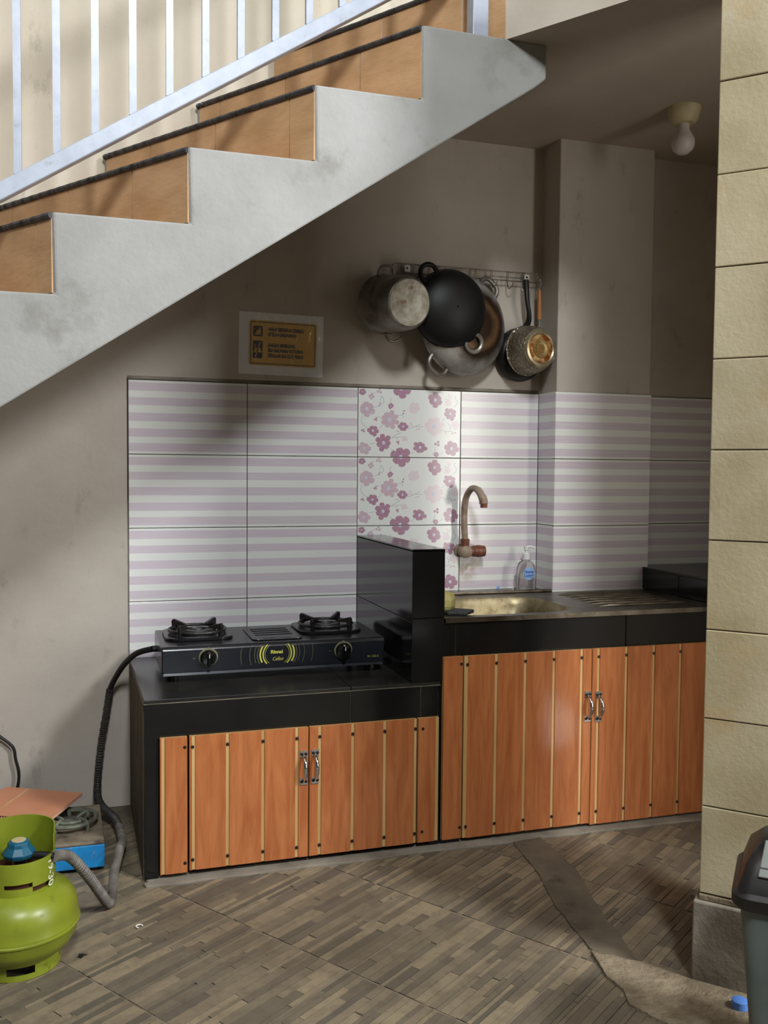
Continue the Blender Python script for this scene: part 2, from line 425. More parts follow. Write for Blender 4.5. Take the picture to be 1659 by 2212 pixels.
patch('floor_threshold', rough([(1.02, -1.30), (1.10, -1.375), (1.19, -1.445), (1.26, -1.56), (1.60, -1.93), (1.45, -2.1), (1.10, -1.75), (.985, -1.52)], .012, 4), M['cement_pale'], -.01, .006)
patch('floor_kerb', rough([(.02, -.648), (.9, -.648), (1.88, -.66), (1.88, -.585), (.02, -.585)], .007, 9), M['cement'], -.01, .004)

# ------------------------------------------------------------------ wall tiles
def tile_obj(name, mtl, parent, P, ex, ez, nrm, vfull, vtop, inset=.0012, th=.007):
    """one glazed tile: P = lower-left corner on the glazed face, ex / ez its extents"""
    P, ex, ez, nrm = Vector(P), Vector(ex), Vector(ez), Vector(nrm)
    xu = ex.normalized(); zu = ez.normalized()
    a = P+xu*inset+zu*inset; ex2 = ex-xu*2*inset; ez2 = ez-zu*2*inset
    mb = MB().obox(a-nrm*th, ex2, nrm*th, ez2)
    o = mb.build(name, mtl, parent, at=P, bevel=.0012)
    uv = o.data.uv_layers.new(name='UVMap'); me = o.data
    for lp in me.loops:
        co = me.vertices[lp.vertex_index].co
        uv.data[lp.index].uv = (co.dot(xu), vtop-(ez.length-co.dot(zu))/vfull)
    return o
rows = [(1.449, 1.199), (1.199, .949), (.949, .699), (.699, .505)]
cols = [0, .4, .8, 1.2, 1.5215]
flower_tiles = []
for r, (zt, zb) in enumerate(rows):
    for c in range(4):
        if r == 3 and c > 1: continue
        x0, x1 = cols[c], cols[c+1]
        fl = c == 2
        o = tile_obj('wall_tile', M['white_tile'] if fl else M['striped'], wall_back, (x0, 0, zb), (x1-x0, 0, 0), (0, 0, zt-zb), (0, -1, 0), .25, 1)
        if fl: flower_tiles.append((o, zb))
    if r < 3:
        tile_obj('wall_tile', M['striped'], column, (1.5215, 0, zb), (0, -.135, 0), (0, 0, zt-zb), (-1, 0, 0), .25, 1)
        tile_obj('wall_tile', M['striped'], column, (1.5215, -.135, zb), (.41, 0, 0), (0, 0, zt-zb), (0, -1, 0), .25, 1)
        for x0, x1 in ((1.9355, 2.298),):
            tile_obj('wall_tile', M['striped'], wall_recess, (x0, -.055, zb), (x1-x0, 0, 0), (0, 0, zt-zb), (0, -1, 0), .25, 1)
# dark grout bed behind the joints
struct(MB().box(0, 1.5215, .001, .008, .5, 1.449).build('trim_2', M['grout_dark']))
struct(MB().box(1.5225, 1.93, -.134, -.12, .69, 1.4485).build('trim_3', M['grout_dark']))
struct(MB().box(1.93, 2.299, -.054, -.04, .69, 1.449).build('trim_4', M['grout_dark']))

# flower print, traced in tile units (u right, v down, 1230 x 830)
FL = [(235,205,38,5,0),(340,255,36,4,1),(430,190,36,3,1),(285,405,95,6,1),(437,350,24,2,0),(565,365,35,6,0),(720,435,26,2,0),
 (550,530,110,8,1),(392,530,24,3,0),(715,610,60,6,0),(245,665,22,3,0),(360,668,66,6,0),(485,810,98,7,0),(260,880,75,6,1),
 (655,800,23,3,0),(735,755,40,4,2),(650,668,16,2,0),(920,860,80,7,0),(1085,600,122,7,2),(1100,275,90,6,0),(1285,440,80,7,0),
 (1345,575,52,5,2),(1330,675,32,2,1),(1130,812,34,3,0),(1120,945,33,5,0),(1305,865,90,6,0),(845,380,70,6,2),(890,640,24,2,1),
 (1255,310,44,5,2),(1275,230,32,3,2),(805,590,32,3,2),(690,978,118,6,0),(690,148,118,6,0)]
ST = [[(235,490),(225,560),(260,610),(300,640)],[(340,235),(385,200)],[(440,300),(460,250),(485,300),(470,340),(370,390)],
 [(555,320),(575,265)],[(640,480),(700,470),(715,505)],[(430,640),(470,600)],[(400,510),(440,495)],[(580,745),(640,710),(690,680)],
 [(580,750),(690,735)],[(770,640),(860,605),(920,575)],[(860,605),(960,605)],[(320,830),(390,815)],[(1190,640),(1240,660),(1310,650)],
 [(1220,655),(1235,700)],[(1280,630),(1285,590),(1255,560)],[(1105,850),(1100,900),(1070,950)],[(1330,355),(1370,300),(1345,250),(1350,210)],
 [(1190,525),(1215,500)],[(820,935),(855,910)],[(570,890),(610,900)],[(1170,935),(1210,905)],[(1210,255),(1275,275)],[(655,770),(640,750)]]
def clip(poly, ax, lim, sgn):
    out = []
    for i in range(len(poly)):
        a, b = poly[i], poly[(i+1) % len(poly)]
        ia, ib = (a[ax]-lim)*sgn >= 0, (b[ax]-lim)*sgn >= 0
        if ia: out.append(a)
        if ia != ib:
            t = (lim-a[ax])/(b[ax]-a[ax]); out.append((a[0]+(b[0]-a[0])*t, a[1]+(b[1]-a[1])*t))
    return out
def print_mesh():
    rnd = random.Random(5); mb = MB()
    U = lambda x: (x-185)/1230*.4; V = lambda y: .25-(y-155)/830*.25
    def put(poly, mi, lift):
        poly = [(U(x), V(y)) for x, y in poly]
        for ax, lim, sg in ((0, .002, 1), (0, .398, -1), (1, .002, 1), (1, .248, -1)):
            if poly: poly = clip(poly, ax, lim, sg)
        if len(poly) > 2:
            mb.cur = mi; mb.add([(x, -lift, z) for x, z in poly], [tuple(range(len(poly)))])
    for s in ST:
        P = [Vector((x, y)) for x, y in s]
        if len(P) > 2: P = spline(P, 5)
        for i in range(len(P)-1):
            a, b = P[i], P[i+1]; d = b-a
            if d.length < 1e-6: continue
            n = Vector((-d.y, d.x)).normalized()*2.6
            put([tuple(a+n), tuple(b+n), tuple(b-n), tuple(a-n)], 4, .0002)
    for i, (cx, cy, R, n, tone) in enumerate(FL):
        ph = rnd.uniform(0, 6.28)
        if i >= 31: ph = .35
        ks = [rnd.uniform(.82, 1.12) for _ in range(n)]
        if i >= 31: ks = [1.0, 1.05, .9, 1.08, .95, 1.1]
        for k in range(n):                              # separate petals, each a rounded lobe
            th = ph+2*math.pi*k/n; L = R*ks[k]; w = 2*min(.45, .62*math.tan(math.pi/n))*R if n > 2 else .6*R
            d = Vector((math.cos(th), math.sin(th))); q = Vector((-d.y, d.x)); pl = []
            for t in range(15):
                u = t/14*math.pi
                s_ = math.sin(u)**.8 if 0 < t < 14 else 0
                along = .12+.88*(1-math.cos(u))/2
                pl.append((along, s_*.5*(.55+.75*along)))
            up = [Vector((cx, cy))+d*L*a+q*w*b for a, b in pl]
            dn = [Vector((cx, cy))+d*L*a-q*w*b for a, b in pl[1:-1]][::-1]
            put([tuple(p) for p in up+dn], tone, .0003+.00003*k)
        if n > 3:
            put([(cx+.24*R*math.cos(t*.7854)*.8, cy+.24*R*math.sin(t*.7854)) for t in range(8)], 3, .0007)
    return mb
pm = None
for o, zb in flower_tiles:
    if pm is None:
        q = print_mesh().build('flower_print', None, None, mats=[M['fl_dark'], M['fl_mid'], M['fl_light'], M['fl_eye'], M['fl_stem']])
        pm = q.data; q.parent = o; q.location = (0, 0, 0)
    else:
        q = bpy.data.objects.new('flower_print', pm); COL.objects.link(q); q.parent = o
    q['label'] = 'mauve and blush flowers printed on the tile'

# ------------------------------------------------------------------ staircase
YS = -.775
EX = GA*(abs(YS)/GA.y)                                   # from the open side back to the wall
noses = [(-.203, 1.781), (.127, 1.975), (.458, 2.174), (.758, 2.374)]
k = 1
while 1.781-.2*k > .1: noses.insert(0, (-.203-.33*k, 1.781-.2*k)); k += 1
pts = [(noses[0][0]+.012, 0)]
for i, (x, z) in enumerate(noses):
    zb = 0 if i == 0 else noses[i-1][1]
    pts += ([(x+.004, zb)] if i else [])+[(x, z)]
pts += [(1.010, 2.374), (1.135, 2.374), (1.135, 2.276)]
sof = lambda x: 1.298+.667*(x+.329)
pts += [(1.10, 2.248), (-.329-1.298/.667, 0)]
stair = thing('staircase', (-.2, -.4, 0), 'white plastered staircase with brown tiled risers climbing across the kitchen', 'staircase')
MB().prism([(x, YS, z) for x, z in pts], EX*.992).build('stair_body', M['plaster'], stair, bevel=.006)
offs = [0.09, .24, .10, .23, .12]
allr = noses+[(1.010, 2.574)]
NB = -GB
for i, (x, z) in enumerate(allr):
    zb = 0 if i == 0 else allr[i-1][1]
    first = offs[i % 5] if i < len(allr)-5 else [.082, .242, .104, .23, .16][i-(len(allr)-5)]
    full = EX.length*.985; a = .012
    cuts = [a, first]
    while cuts[-1]+.298 < full: cuts.append(cuts[-1]+.298)
    cuts.append(full)
    for u, v in zip(cuts[:-1], cuts[1:]):
        P = Vector((x+.0105, YS, zb+.003))+GA*(u+.001)
        MB().obox(P, GA*(v-u-.0035), NB*.010, (0, 0, z-zb-.018)).build('riser_tile', M['riser'], stair)
    # grout and rounded ribbed nosing tiles
    u = .006; nseg = int((full-u)/.098)
    for q in range(nseg+1):
        v = min(u+.096, full)
        if v-u < .02: break
        mb = MB(); n = 26; path = []
        for s_ in range(n+1):
            path.append(Vector((x-.002, YS, z-.008))+GA*(u+(v-u)*s_/n))
        mb.tube(path, lambda t: .0085+.0009*math.sin(t*math.pi*24), 8)
        mb.build('nosing_tile', M['nosing'], stair, smooth=True); u += .098
for i, (x, z) in enumerate(noses[:-1]+[noses[-1]]):
    x2 = allr[i+1][0]
    MB().prism([(x+.006, YS+.06, z+.0005), (x2-.012, YS+.06, z+.0005), (x2-.012+EX.x*.9, YS+EX.y*.97, z+.0005), (x+.006+EX.x*.9, YS+EX.y*.97, z+.0005)], (0, 0, .004)).build('tread_tile', M['riser'], stair)

# railing
RY = -.70
rail = thing('stair_railing', (.3, RY, 2.2), 'pale blue painted steel railing on the staircase', 'railing')
zr = lambda x: 1.811+.643*(x+.331)
sl = Vector((1, 0, .643))
MB().obox((-2.4, RY-.015, zr(-2.4)), sl*(.915+2.4), (0, .03, 0), (0, 0, .047)).build('bottom_rail', M['rail'], rail, bevel=.003)
MB().obox((-2.4, RY-.02, zr(-2.4)+.82), sl*(.915+2.4), (0, .04, 0), (0, 0, .045)).build('handrail', M['rail'], rail, bevel=.004)
bx = -.288-.0927*22
while bx < .90:
    MB().box(bx-.0092, bx+.0092, RY-.0092, RY+.0092, zr(bx)+.044, zr(bx)+.83).build('baluster', M['rail'], rail)
    bx += .0927
MB().box(.914, .962, -.752, -.704, 2.374, 3.55).build('newel_post', M['rail'], rail, bevel=.003)

# ------------------------------------------------------------------ stone pillar at the right
PD = Vector((.68, -.733, 0)).normalized(); PB = Vector((-PD.y, PD.x, 0))      # along the visible face, and back from it
PK = Vector((1.190, -1.479, 0)); PW = .36
pillar = struct(MB().obox(PK+PD*.006+PB*.006, PD*(PW-.012), PB*(PW-.012), (0, 0, 2.7)).build('wall_pillar', M['grout']))
zs = [.204+.2*i for i in range(12)]
for i in range(11):
    j = random.uniform(-.0015, .0015)
    z0, z1 = zs[i]+.0012, zs[i+1]-.0012
    for P, ex, ey in ((PK, PD*PW, PB*.03), (PK+PB*.03, PD*.03, PB*(PW-.03)), (PK+PD*(PW-.03)+PB*.03, PD*.03, PB*(PW-.03))):
        n = -PB if P == PK else Vector((0, 0, 0))
        MB().obox(P+n*j+Vector((0, 0, z0)), ex, ey, (0, 0, z1-z0)).build('stone_block', M['stone'], pillar, bevel=.002)
MB().obox(PK-PD*.012-PB*.012, PD*(PW+.024), PB*(PW+.024), (0, 0, .188)).build('plinth', M['cement'], pillar, bevel=.004)
MB().obox(PK-PD*.002-PB*.002+Vector((0, 0, .188)), PD*(PW+.004), PB*(PW+.004), (0, 0, .014)).build('mortar_ledge', M['cement_pale'], pillar, bevel=.003)

# ------------------------------------------------------------------ low counter with stove
YF = -.608
def planks(door, x0, x1, z0, z1, grooves, y=-.622):
    """vertical hollow planks between grooves; the door's backing shows gold in the grooves"""
    e = [x0]+grooves+[x1]
    for i, (a, b) in enumerate(zip(e[:-1], e[1:])):
        l = a+(.0045 if i else .0005); r = b-(.0045 if i < len(e)-2 else .0005)
        if r-l > .004: MB().box(l, r, y, y+.005, z0, z1).build('plank', M['plank'], door, bevel=.0015)
scr = None
def screws(door, xs, zs_, y=-.622):
    global scr
    for x in xs:
        for z in zs_:
            if scr is None:
                o = MB().lathe([(.0046, 0), (.0046, .002), (.003, .0026)], (x, y+.0005, z), (0, -1, 0), 10).build('screw', M['hole'], door, at=(x, y, z)); scr = o.data
            else: piece('screw', scr, (x, y, z), door)
def pull(door, x, zt, zb, y=-.622):
    mb = MB()
    for z in (zt-.008, zb+.008): mb.box(x-.011, x+.011, y-.003, y, z-.010, z+.010)
    h = zt-zb; path = [(x, y-.003, zt-.012), (x, y-.012, zt-.017), (x, y-.022, zt-.03), (x, y-.026, (zt+zb)/2), (x, y-.022, zb+.03), (x, y-.012, zb+.017), (x, y-.003, zb+.012)]
    mb.tube(spline(path, 6), lambda t: .0042+.0028*math.sin(t*math.pi)**2, 10)
    o = mb.build('pull_handle', M['chrome'], door, smooth=True); o['label'] = 'chrome bow handle'
    for dz in (zt-.008, zb+.008):
        for dx in (-.006, .006):
            piece('screw', scr, (x+dx, y-.003, dz), door)
low = thing('stove_counter', (.42, -.3, 0), 'low masonry counter faced with black tiles below the gas stove', 'counter')
MB().prism([(0.002, -.006, 0), (.014, -.59, 0), (.895, -.59, 0), (.895, -.006, 0)], (0, 0, .497)).build('counter_body', M['mossy'], low)
MB().prism([(0, 0, .497), (.016, YF, .497), (.895, YF, .497), (.895, 0, .497)], (0, 0, .003)).build('grout_bed', M['grout'], low)
def slab_piece(name, mtl, par, x0, x1, y0, y1, z0, z1, bev=.0015): return MB().box(x0, x1, y0, y1, z0, z1).build(name, mtl, par, bevel=bev)
MB().prism([(.001, -.004, .5), (.0175, YF, .5), (.610, YF, .5), (.610, -.004, .5)], (0, 0, .01)).build('worktop_tile', M['black_top'], low, bevel=.0015)
slab_piece('worktop_tile', M['black_top'], low, .6122, .895, YF, -.004, .5, .51)
MB().box(.018, .888, YF+.004, YF+.012, .404, .5).build('grout_bed', M['grout'], low)
for a, b in ((.018, .610), (.612, .831), (.833, .888)): slab_piece('fascia_tile', M['black'], low, a, b, YF, YF+.008, .406, .499)
slab_piece('fascia_tile', M['black'], low, .018, .056, YF, YF+.012, 0, .404)
MB().box(.056, .888, -.592, -.588, .0, .4).build('dark_recess', M['hole'], low)
def door(par, name, x0, x1, z0, z1, grooves, scx, zsc, handle=None):
    d = MB().box(x0+.0008, x1-.0008, -.619, -.606, z0+.001, z1-.001).build(name, M['gold'], par)
    planks(d, x0, x1, z0, z1, grooves); screws(d, scx, zsc)
    if handle: pull(d, *handle)
    return d
ZL0, ZL1 = .021, .404
door(low, 'filler_panel', .058, .134, ZL0-.004, ZL1, [.068], [.127], (.045, .375))
door(low, 'cabinet_door', .1385, .4805, ZL0, ZL1, [.151, .246, .347, .446], [.148, .246, .347, .446], (.052, .374), (.466, .335, .238))
door(low, 'cabinet_door', .4825, .8155, ZL0, ZL1, [.514, .614, .713, .811], [.514, .614, .713, .810], (.052, .374), (.500, .336, .239))
door(low, 'filler_panel', .819, .887, ZL0, ZL1, [.880], [.834], (.055, .372))

# divider between stove and sink
div = thing('divider_wall', (.852, -.3, .51), 'short black tiled divider wall between stove and sink', 'partition')
MB().box(.808, .897, -.600, 0, .511, .907).build('masonry_core', M['grout'], div)
for y0, y1 in ((YF+.002, 0),):
    for a, b in ((.511, .695), (.6965, .913)):
        slab_piece('divider_tile', M['black'], div, .800, .808, y0, y1, a, b)
slab_piece('divider_tile', M['black'], div, .897, .9046, YF+.002, -.001, .705, .913)
for a, b in ((.511, .705), (.7065, .913)): slab_piece('divider_tile', M['black'], div, .800, .9046, YF-.002, YF+.006, a, b)
slab_piece('divider_tile', M['black'], div, .800, .9046, YF-.002, -.30, .907, .9155)
slab_piece('divider_tile', M['black'], div, .800, .9046, -.2985, -.0005, .907, .9155)

# ------------------------------------------------------------------ sink counter
snk = thing('sink_counter', (1.4, -.3, 0), 'taller black tiled counter with orange plank doors below the sink', 'counter')
MB().box(.899, 1.90, -.588, -.575, 0, .59).build('dark_recess', M['hole'], snk)
MB().box(.906, 1.90, YF+.004, YF+.012, .585, .688).build('grout_bed', M['grout'], snk)
for a, b in ((.906, .9415), (.943, 1.538), (1.540, 1.90)): slab_piece('fascia_tile', M['black'], snk, a, b, YF, YF+.008, .586, .689)
MB().box(.906, .912, -.59, -.01, .0, .69).build('counter_body', M['mossy'], snk)
MB().box(1.895, 1.905, -.6, -.14, .0, .69).build('counter_body', M['mossy'], snk)
slab_piece('base_tile', M['black'], low, .862, .8965, -.606, -.59, 0, .03)
slab_piece('base_tile', M['black'], snk, .8985, .955, -.606, -.59, 0, .03)
ZR0, ZR1 = .012, .586
door(snk, 'filler_panel', .899, .963, ZR0+.008, ZR1, [], [.957], (.055, .563))
door(snk, 'cabinet_door', .967, 1.408, ZR0+.006, ZR1, [.975, 1.074, 1.173, 1.273, 1.372], [.977, 1.074, 1.173, 1.273, 1.372], (.055, .560), (1.395, .449, .354))
door(snk, 'cabinet_door', 1.410, 1.90, ZR0, ZR1, [1.433, 1.535, 1.638, 1.740, 1.842], [1.433, 1.535, 1.638, 1.740, 1.842], (.055, .560), (1.434, .446, .351))
# stainless sink sheet with one bowl and a ribbed drainer
ZD = .703
sink = thing('kitchen_sink', (1.35, -.35, ZD), 'dull steel sink board with one bowl and ribbed drainer', 'sink')
def rrect(x0, x1, y0, y1, r, n=6):
    out = []
    for cx, cy, a in ((x1-r, y1-r, 0), (x0+r, y1-r, 90), (x0+r, y0+r, 180), (x1-r, y0+r, 270)):
        for i in range(n+1):
            t = math.radians(a+90*i/n); out.append((cx+r*math.cos(t), cy+r*math.sin(t)))
    return out
bx0, bx1, by0, by1 = .93, 1.392, -.575, -.215
inner = rrect(bx0, bx1, by0, by1, .10, 7)
outer = []
for (x, y) in inner:
    cx, cy = (bx0+bx1)/2, (by0+by1)/2; dx, dy = x-cx, y-cy
    sx = ((1.50 if dx > 0 else .906)-cx)/dx if abs(dx) > 1e-6 else 1e9
    sy = ((-.137 if dy > 0 else -.614)-cy)/dy if abs(dy) > 1e-6 else 1e9
    t = min(sx, sy); outer.append((cx+dx*t, cy+dy*t))
mb = MB(); n = len(inner)
mb.add([(x, y, ZD) for x, y in outer]+[(x, y, ZD) for x, y in inner], [(i, (i+1) % n, n+(i+1) % n, n+i) for i in range(n)])
mb.add([(.906, -.614, ZD), (1.50, -.614, ZD), (1.50, -.137, ZD), (.906, -.137, ZD)], [])
for (cx_, cy_) in ((1.50, -.614), (1.50, -.137), (.906, -.137), (.906, -.614)):      # fill the corner triangles
    near = sorted(outer, key=lambda p: (p[0]-cx_)**2+(p[1]-cy_)**2)[:2]
    on_x = [p for p in outer if abs(p[0]-cx_) < 1e-4]; on_y = [p for p in outer if abs(p[1]-cy_) < 1e-4]
    a = min(on_x, key=lambda p: abs(p[1]-cy_)); b = min(on_y, key=lambda p: abs(p[0]-cx_))
    mb.add([(a[0], a[1], ZD), (cx_, cy_, ZD), (b[0], b[1], ZD)], [(0, 1, 2)])
mb.add([(1.50, -.614, ZD), (1.90, -.614, ZD), (1.90, -.137, ZD), (1.50, -.137, ZD)], [(0, 1, 2, 3)])
mb.box(.906, 1.90, -.616, -.612, ZD-.014, ZD+.001)
mb.box(.906, 1.52, -.137, -.002, ZD-.01, ZD)
MB.build(mb, 'sink_board', M['steel'], sink)
MB().box(.906, 1.52, -.135, -.115, ZD, ZD+.010).build('rear_lip', M['steel'], sink, bevel=.003)
for i in range(7):
    y = -.22-.047*i
    MB().tube([(1.50, y, ZD), (1.54, y, ZD+.001), (1.82, y, ZD+.001), (1.86, y, ZD)], lambda t: .006*min(1, t*8, (1-t)*8)+.0008, 8).build('drainer_rib', M['steel'], sink, smooth=True)
mb = MB(); rings = [(0, 0), (.004, -.006), (.012, -.03), (.022, -.12), (.05, -.15), (.10, -.158)]
prev = None
for s_, dz in rings:
    rr = rrect(bx0+s_, bx1-s_, by0+s_, by1-s_, max(.10-s_*.2, .03), 7); b = len(mb.v)
    mb.v += [Vector((x, y, ZD+dz)) for x, y in rr]
    if prev is not None:
        for i in range(n): mb.f.append([prev+i, prev+(i+1) % n, b+(i+1) % n, b+i]); mb.mi.append(0)
    prev = b
mb.f.append([prev+i for i in range(n)]); mb.mi.append(0)
mb.build('basin', M['basin'], sink, smooth=True)
MB().lathe([(.028, -.157), (.03, -.154), (.012, -.156)], ((bx0+bx1)/2, (by0+by1)/2, ZD), (0, 0, 1), 20).build('drain', M['chrome'], sink, smooth=True)
# raised black ledge right of the sink
ledge = thing('tiled_ledge', (2.2, -.3, .7), 'raised black tiled ledge to the right of the sink drainer', 'counter')
MB().box(1.914, 2.297, -.600, -.062, 0, .778).build('masonry_core', M['grout'], ledge)
for a, b in ((-.608, -.37), (-.3685, -.138)): slab_piece('ledge_tile', M['black'], ledge, 1.906, 1.914, a, b, .705, .779)
for a, b in ((1.906, 2.298),):
    slab_piece('ledge_tile', M['black_top'], ledge, a, b, -.608, -.137, .779, .788)
    slab_piece('ledge_tile', M['black'], ledge, a, b, -.608, -.6, .0 if a > 2 else .705, .778)
slab_piece('ledge_tile', M['black_top'], ledge, 1.937, 2.298, -.1355, -.058, .779, .788)

# ------------------------------------------------------------------ gas stove
st = thing('gas_stove', (.42, -.27, .51), 'black two-burner gas stove with yellow arcs printed on its front', 'stove')
X0, X1 = .077, .772
sec = [(-.402, .535), (-.418, .540), (-.432, .610), (-.424, .621), (-.130, .622), (-.118, .612), (-.122, .535)]
MB().prism([(X0, y, z) for y, z in sec], (X1-X0, 0, 0)).build('stove_body', M['stove'], st, bevel=.004)
# front plate follows the slope of the front
FN = Vector((0, -(.610-.540), -.014)).normalized(); FU = Vector((0, -.014, .07)).normalized(); FX = Vector((1, 0, 0))
FC = Vector(((X0+X1)/2, -.425, .575))
MB().obox(FC-FX*.343-FU*.034, FX*.686, FN*.0012, FU*.068).build('front_plate', M['stove_front'], st)
MB().prism([(X0+.006, -.412, .541), (X0+.006, -.425, .541), (X0+.006, -.428, .534), (X0+.006, -.412, .532)], (X1-X0-.012, 0, 0)).build('bottom_trim', M['stove_front'], st)
for x, y in ((.12, -.38), (.73, -.38), (.12, -.16), (.73, -.16)):
    MB().lathe([(.009, 0), (.011, .026)], (x, y, .51), (0, 0, 1), 12).build('foot', M['rubber'], st)
def fp(px, py, lift=.0016): return onplane(px, py, FC+FN*lift, FN)
lc = fp(599, 1412)
def sector(r0_, r1_, mtl, zlim=.033):
    for sgn in (-1, 1):
        mb = MB()
        for i in range(24):
            t0, t1 = [-math.pi/2+math.pi*(i+q)/24 for q in (0, 1)]
            if max(abs(math.sin(t0)), abs(math.sin(t1)))*r1_ > zlim: continue
            pts_ = [lc+FX*sgn*r*math.cos(t)+FU*r*math.sin(t) for r, t in ((r0_, t0), (r1_, t0), (r1_, t1), (r0_, t1))]
            mb.add(pts_, [(0, 1, 2, 3)])
        mb.build('printed_arc', mtl, st)
for a, b, mm in ((.0375, .0385, 'ink_yellow'), (.042, .046, 'ink_yellow'), (.0505, .0555, 'ink_yellow'), (.061, .0625, 'ink_grey'), (.070, .071, 'ink_grey'), (.085, .086, 'ink_grey'), (.112, .113, 'ink_grey')): sector(a, b, M[mm])
text('Rinnai', .0155, fp(598, 1408), FX, FU, M['ink_yellow'], 'printed_lettering', st, bold=.0006)
text('Ceflon', .017, fp(600, 1423), FX, FU, M['ink_yellow'], 'printed_lettering', st, shear=.3, xs=.75)
text('RI - 522 C', .009, fp(806, 1417), FX, FU, M['ink_yellow'], 'printed_lettering', st)
for px, py in ((450, 1419), (741, 1403)):
    p = fp(px, py, 0)
    MB().lathe([(.029, .0017), (.029, .0022), (.0255, .0024)], p, FN, 28).build('dial_ring', M['ink_grey'], st)
    kb = MB().lathe([(.024, .002), (.0245, .010), (.021, .016), (.012, .0175)], p, FN, 28).build('control_knob', M['knob'], st, smooth=True)
    MB().obox(p-FX*.005-FU*.022+FN*.012, FX*.010, FN*.018, FU*.044).build('grip', M['knob'], kb, bevel=.003)
    MB().obox(p-FX*.0012+FU*.008+FN*.0302, FX*.0024, FN*.0008, FU*.012).build('pointer_mark', M['white_plastic'], kb)
    for dx, dz, s_ in ((-.042, -.004, '**'), (0, .031, 'o'), (-.004, -.031, '*')):
        text(s_, .010, p+FX*dx+FU*dz+FN*.0018, FX, FU, M['ink_grey'], 'dial_mark', st)
MB().prism([(x, y, .6222) for x, y in rrect(.355, .515, -.395, -.165, .02)], (0, 0, .003)).build('centre_plate', M['stove'], st, bevel=.0015)
for i in range(4):
    y = -.21-.035*i
    MB().box(.375, .495, y-.004, y+.004, .6252, .6272).build('plate_rib', M['stove'], st, bevel=.001)
text('Rinnai', .028, (.435, -.375, .6256), (1, 0, 0), (0, 1, 0), M['iron'], 'embossed_lettering', st, bold=.0008, xs=1.3)
for px, py in ((426, 1366), (703, 1352)):
    c = onZ(px, py, .630)
    tr = MB(); outer_ = rrect(c.x-.105, c.x+.105, c.y-.105, c.y+.105, .05, 8); inn = rrect(c.x-.085, c.x+.085, c.y-.085, c.y+.085, .05, 8); n2 = len(outer_)
    tr.add([(x, y, .623) for x, y in outer_]+[(x, y, .630) for x, y in outer_]+[(x, y, .632) for x, y in inn]+[(c.x+(x-c.x)*.5, c.y+(y-c.y)*.5, .624) for x, y in inn],
        [(i, (i+1) % n2, n2+(i+1) % n2, n2+i) for i in range(n2)]+[(n2+i, n2+(i+1) % n2, 2*n2+(i+1) % n2, 2*n2+i) for i in range(n2)]+[(2*n2+i, 2*n2+(i+1) % n2, 3*n2+(i+1) % n2, 3*n2+i) for i in range(n2)]+[tuple(3*n2+i for i in range(n2))])
    tr.build('drip_tray', M['stove'], st, smooth=True)
    MB().lathe([(.048, .622), (.05, .636), (.046, .642), (.030, .643), (.028, .637), (.018, .637), (.016, .643), (.004, .644)], (c.x, c.y, 0), (0, 0, 1), 28).build('burner_head', M['iron'], st, smooth=True)
    g = MB(); ring = [(c.x+.088*math.cos(t*math.pi/16), c.y+.088*math.sin(t*math.pi/16), .641) for t in range(32)]
    g.tube(ring, .0055, 8, closed=True)
    for q in range(4):
        th = math.radians(48+90*q); d = Vector((math.cos(th), math.sin(th), 0)); s_ = Vector((-d.y, d.x, 0))*.0055; cc = Vector((c.x, c.y, 0))
        prof = [(.094, .628), (.098, .660), (.092, .667), (.048, .655), (.046, .648), (.080, .648), (.084, .628)]
        g.prism([cc+d*r+Vector((0, 0, z))-s_ for r, z in prof], s_*2)
    g.build('pan_support', M['iron'], st, bevel=.0015)
MB().lathe([(.010, 0), (.010, .012)], (X0, -.2, .575), (-1, 0, 0), 14).build('gas_inlet', M['rubber'], st)

# ------------------------------------------------------------------ gas cylinder, regulator, hose
cy = Vector((-.283, -.955, 0))
cyl = thing('gas_cylinder', cy, 'small green gas cylinder with a slotted collar and foot ring', 'gas cylinder')
prof = [(.060, .034), (.088, .036), (.112, .048), (.126, .070), (.1305, .092), (.1315, .094), (.1325, .100), (.1315, .106), (.1305, .108), (.130, .125), (.125, .150), (.110, .172), (.085, .186), (.050, .194), (.022, .197), (.020, .215), (.012, .216)]
MB().lathe(prof, cy, (0, 0, 1), 56).build('tank', M['green'], cyl, smooth=True)
MB().lathe([(.1305, .091), (.1340, .0935), (.1345, .0975), (.1310, .1005)], cy, (0, 0, 1), 56, False, False).build('weld_seam', M['green'], cyl, smooth=True)
NA = 72
def ringwall(r, zlist, omit, name, mtl, th=.003):
    mb = MB(); mb.lathe([(r(z) if callable(r) else r, z) for z in zlist], cy, (0, 0, 1), NA, False, False, omit=omit, xdir=(1, 0, 0))
    return mb.build(name, mtl, cyl, solid=th)
def ang(i): return (i+.5)*360/NA
def foot_omit(j, i): return j == 1 and (ang(i)+16) % 90 < 42
ringwall(lambda z: .088+.06*max(0, .012-z), [0, .012, .030, .048], foot_omit, 'foot_ring', M['green'])
FRONT = 270
def coll_omit(j, i):
    a = (ang(i)-FRONT+180) % 360-180                      # 0 = towards the room
    if j == 1 and -22 < a < 26: return True               # hand slot
    if j == 0 and 25 < a < 60: return True
    if j >= 4: return abs(a) < (78 if j == 4 else 84 if j == 5 else 90)
    return False
ringwall(.078, [.168, .205, .216, .245, .262, .300, .312, .320], coll_omit, 'collar', M['green'])
MB().lathe([(.070, .19), (.070, .225)], cy, (0, 0, 1), 40, False, False).build('inner_collar', M['rust'], cyl)
MB().lathe([(.012, .214), (.016, .222), (.016, .245), (.010, .25)], cy, (0, 0, 1), 20).build('valve', M['chrome'], cyl, smooth=True)
wr = cy+Vector((0, 0, 0))
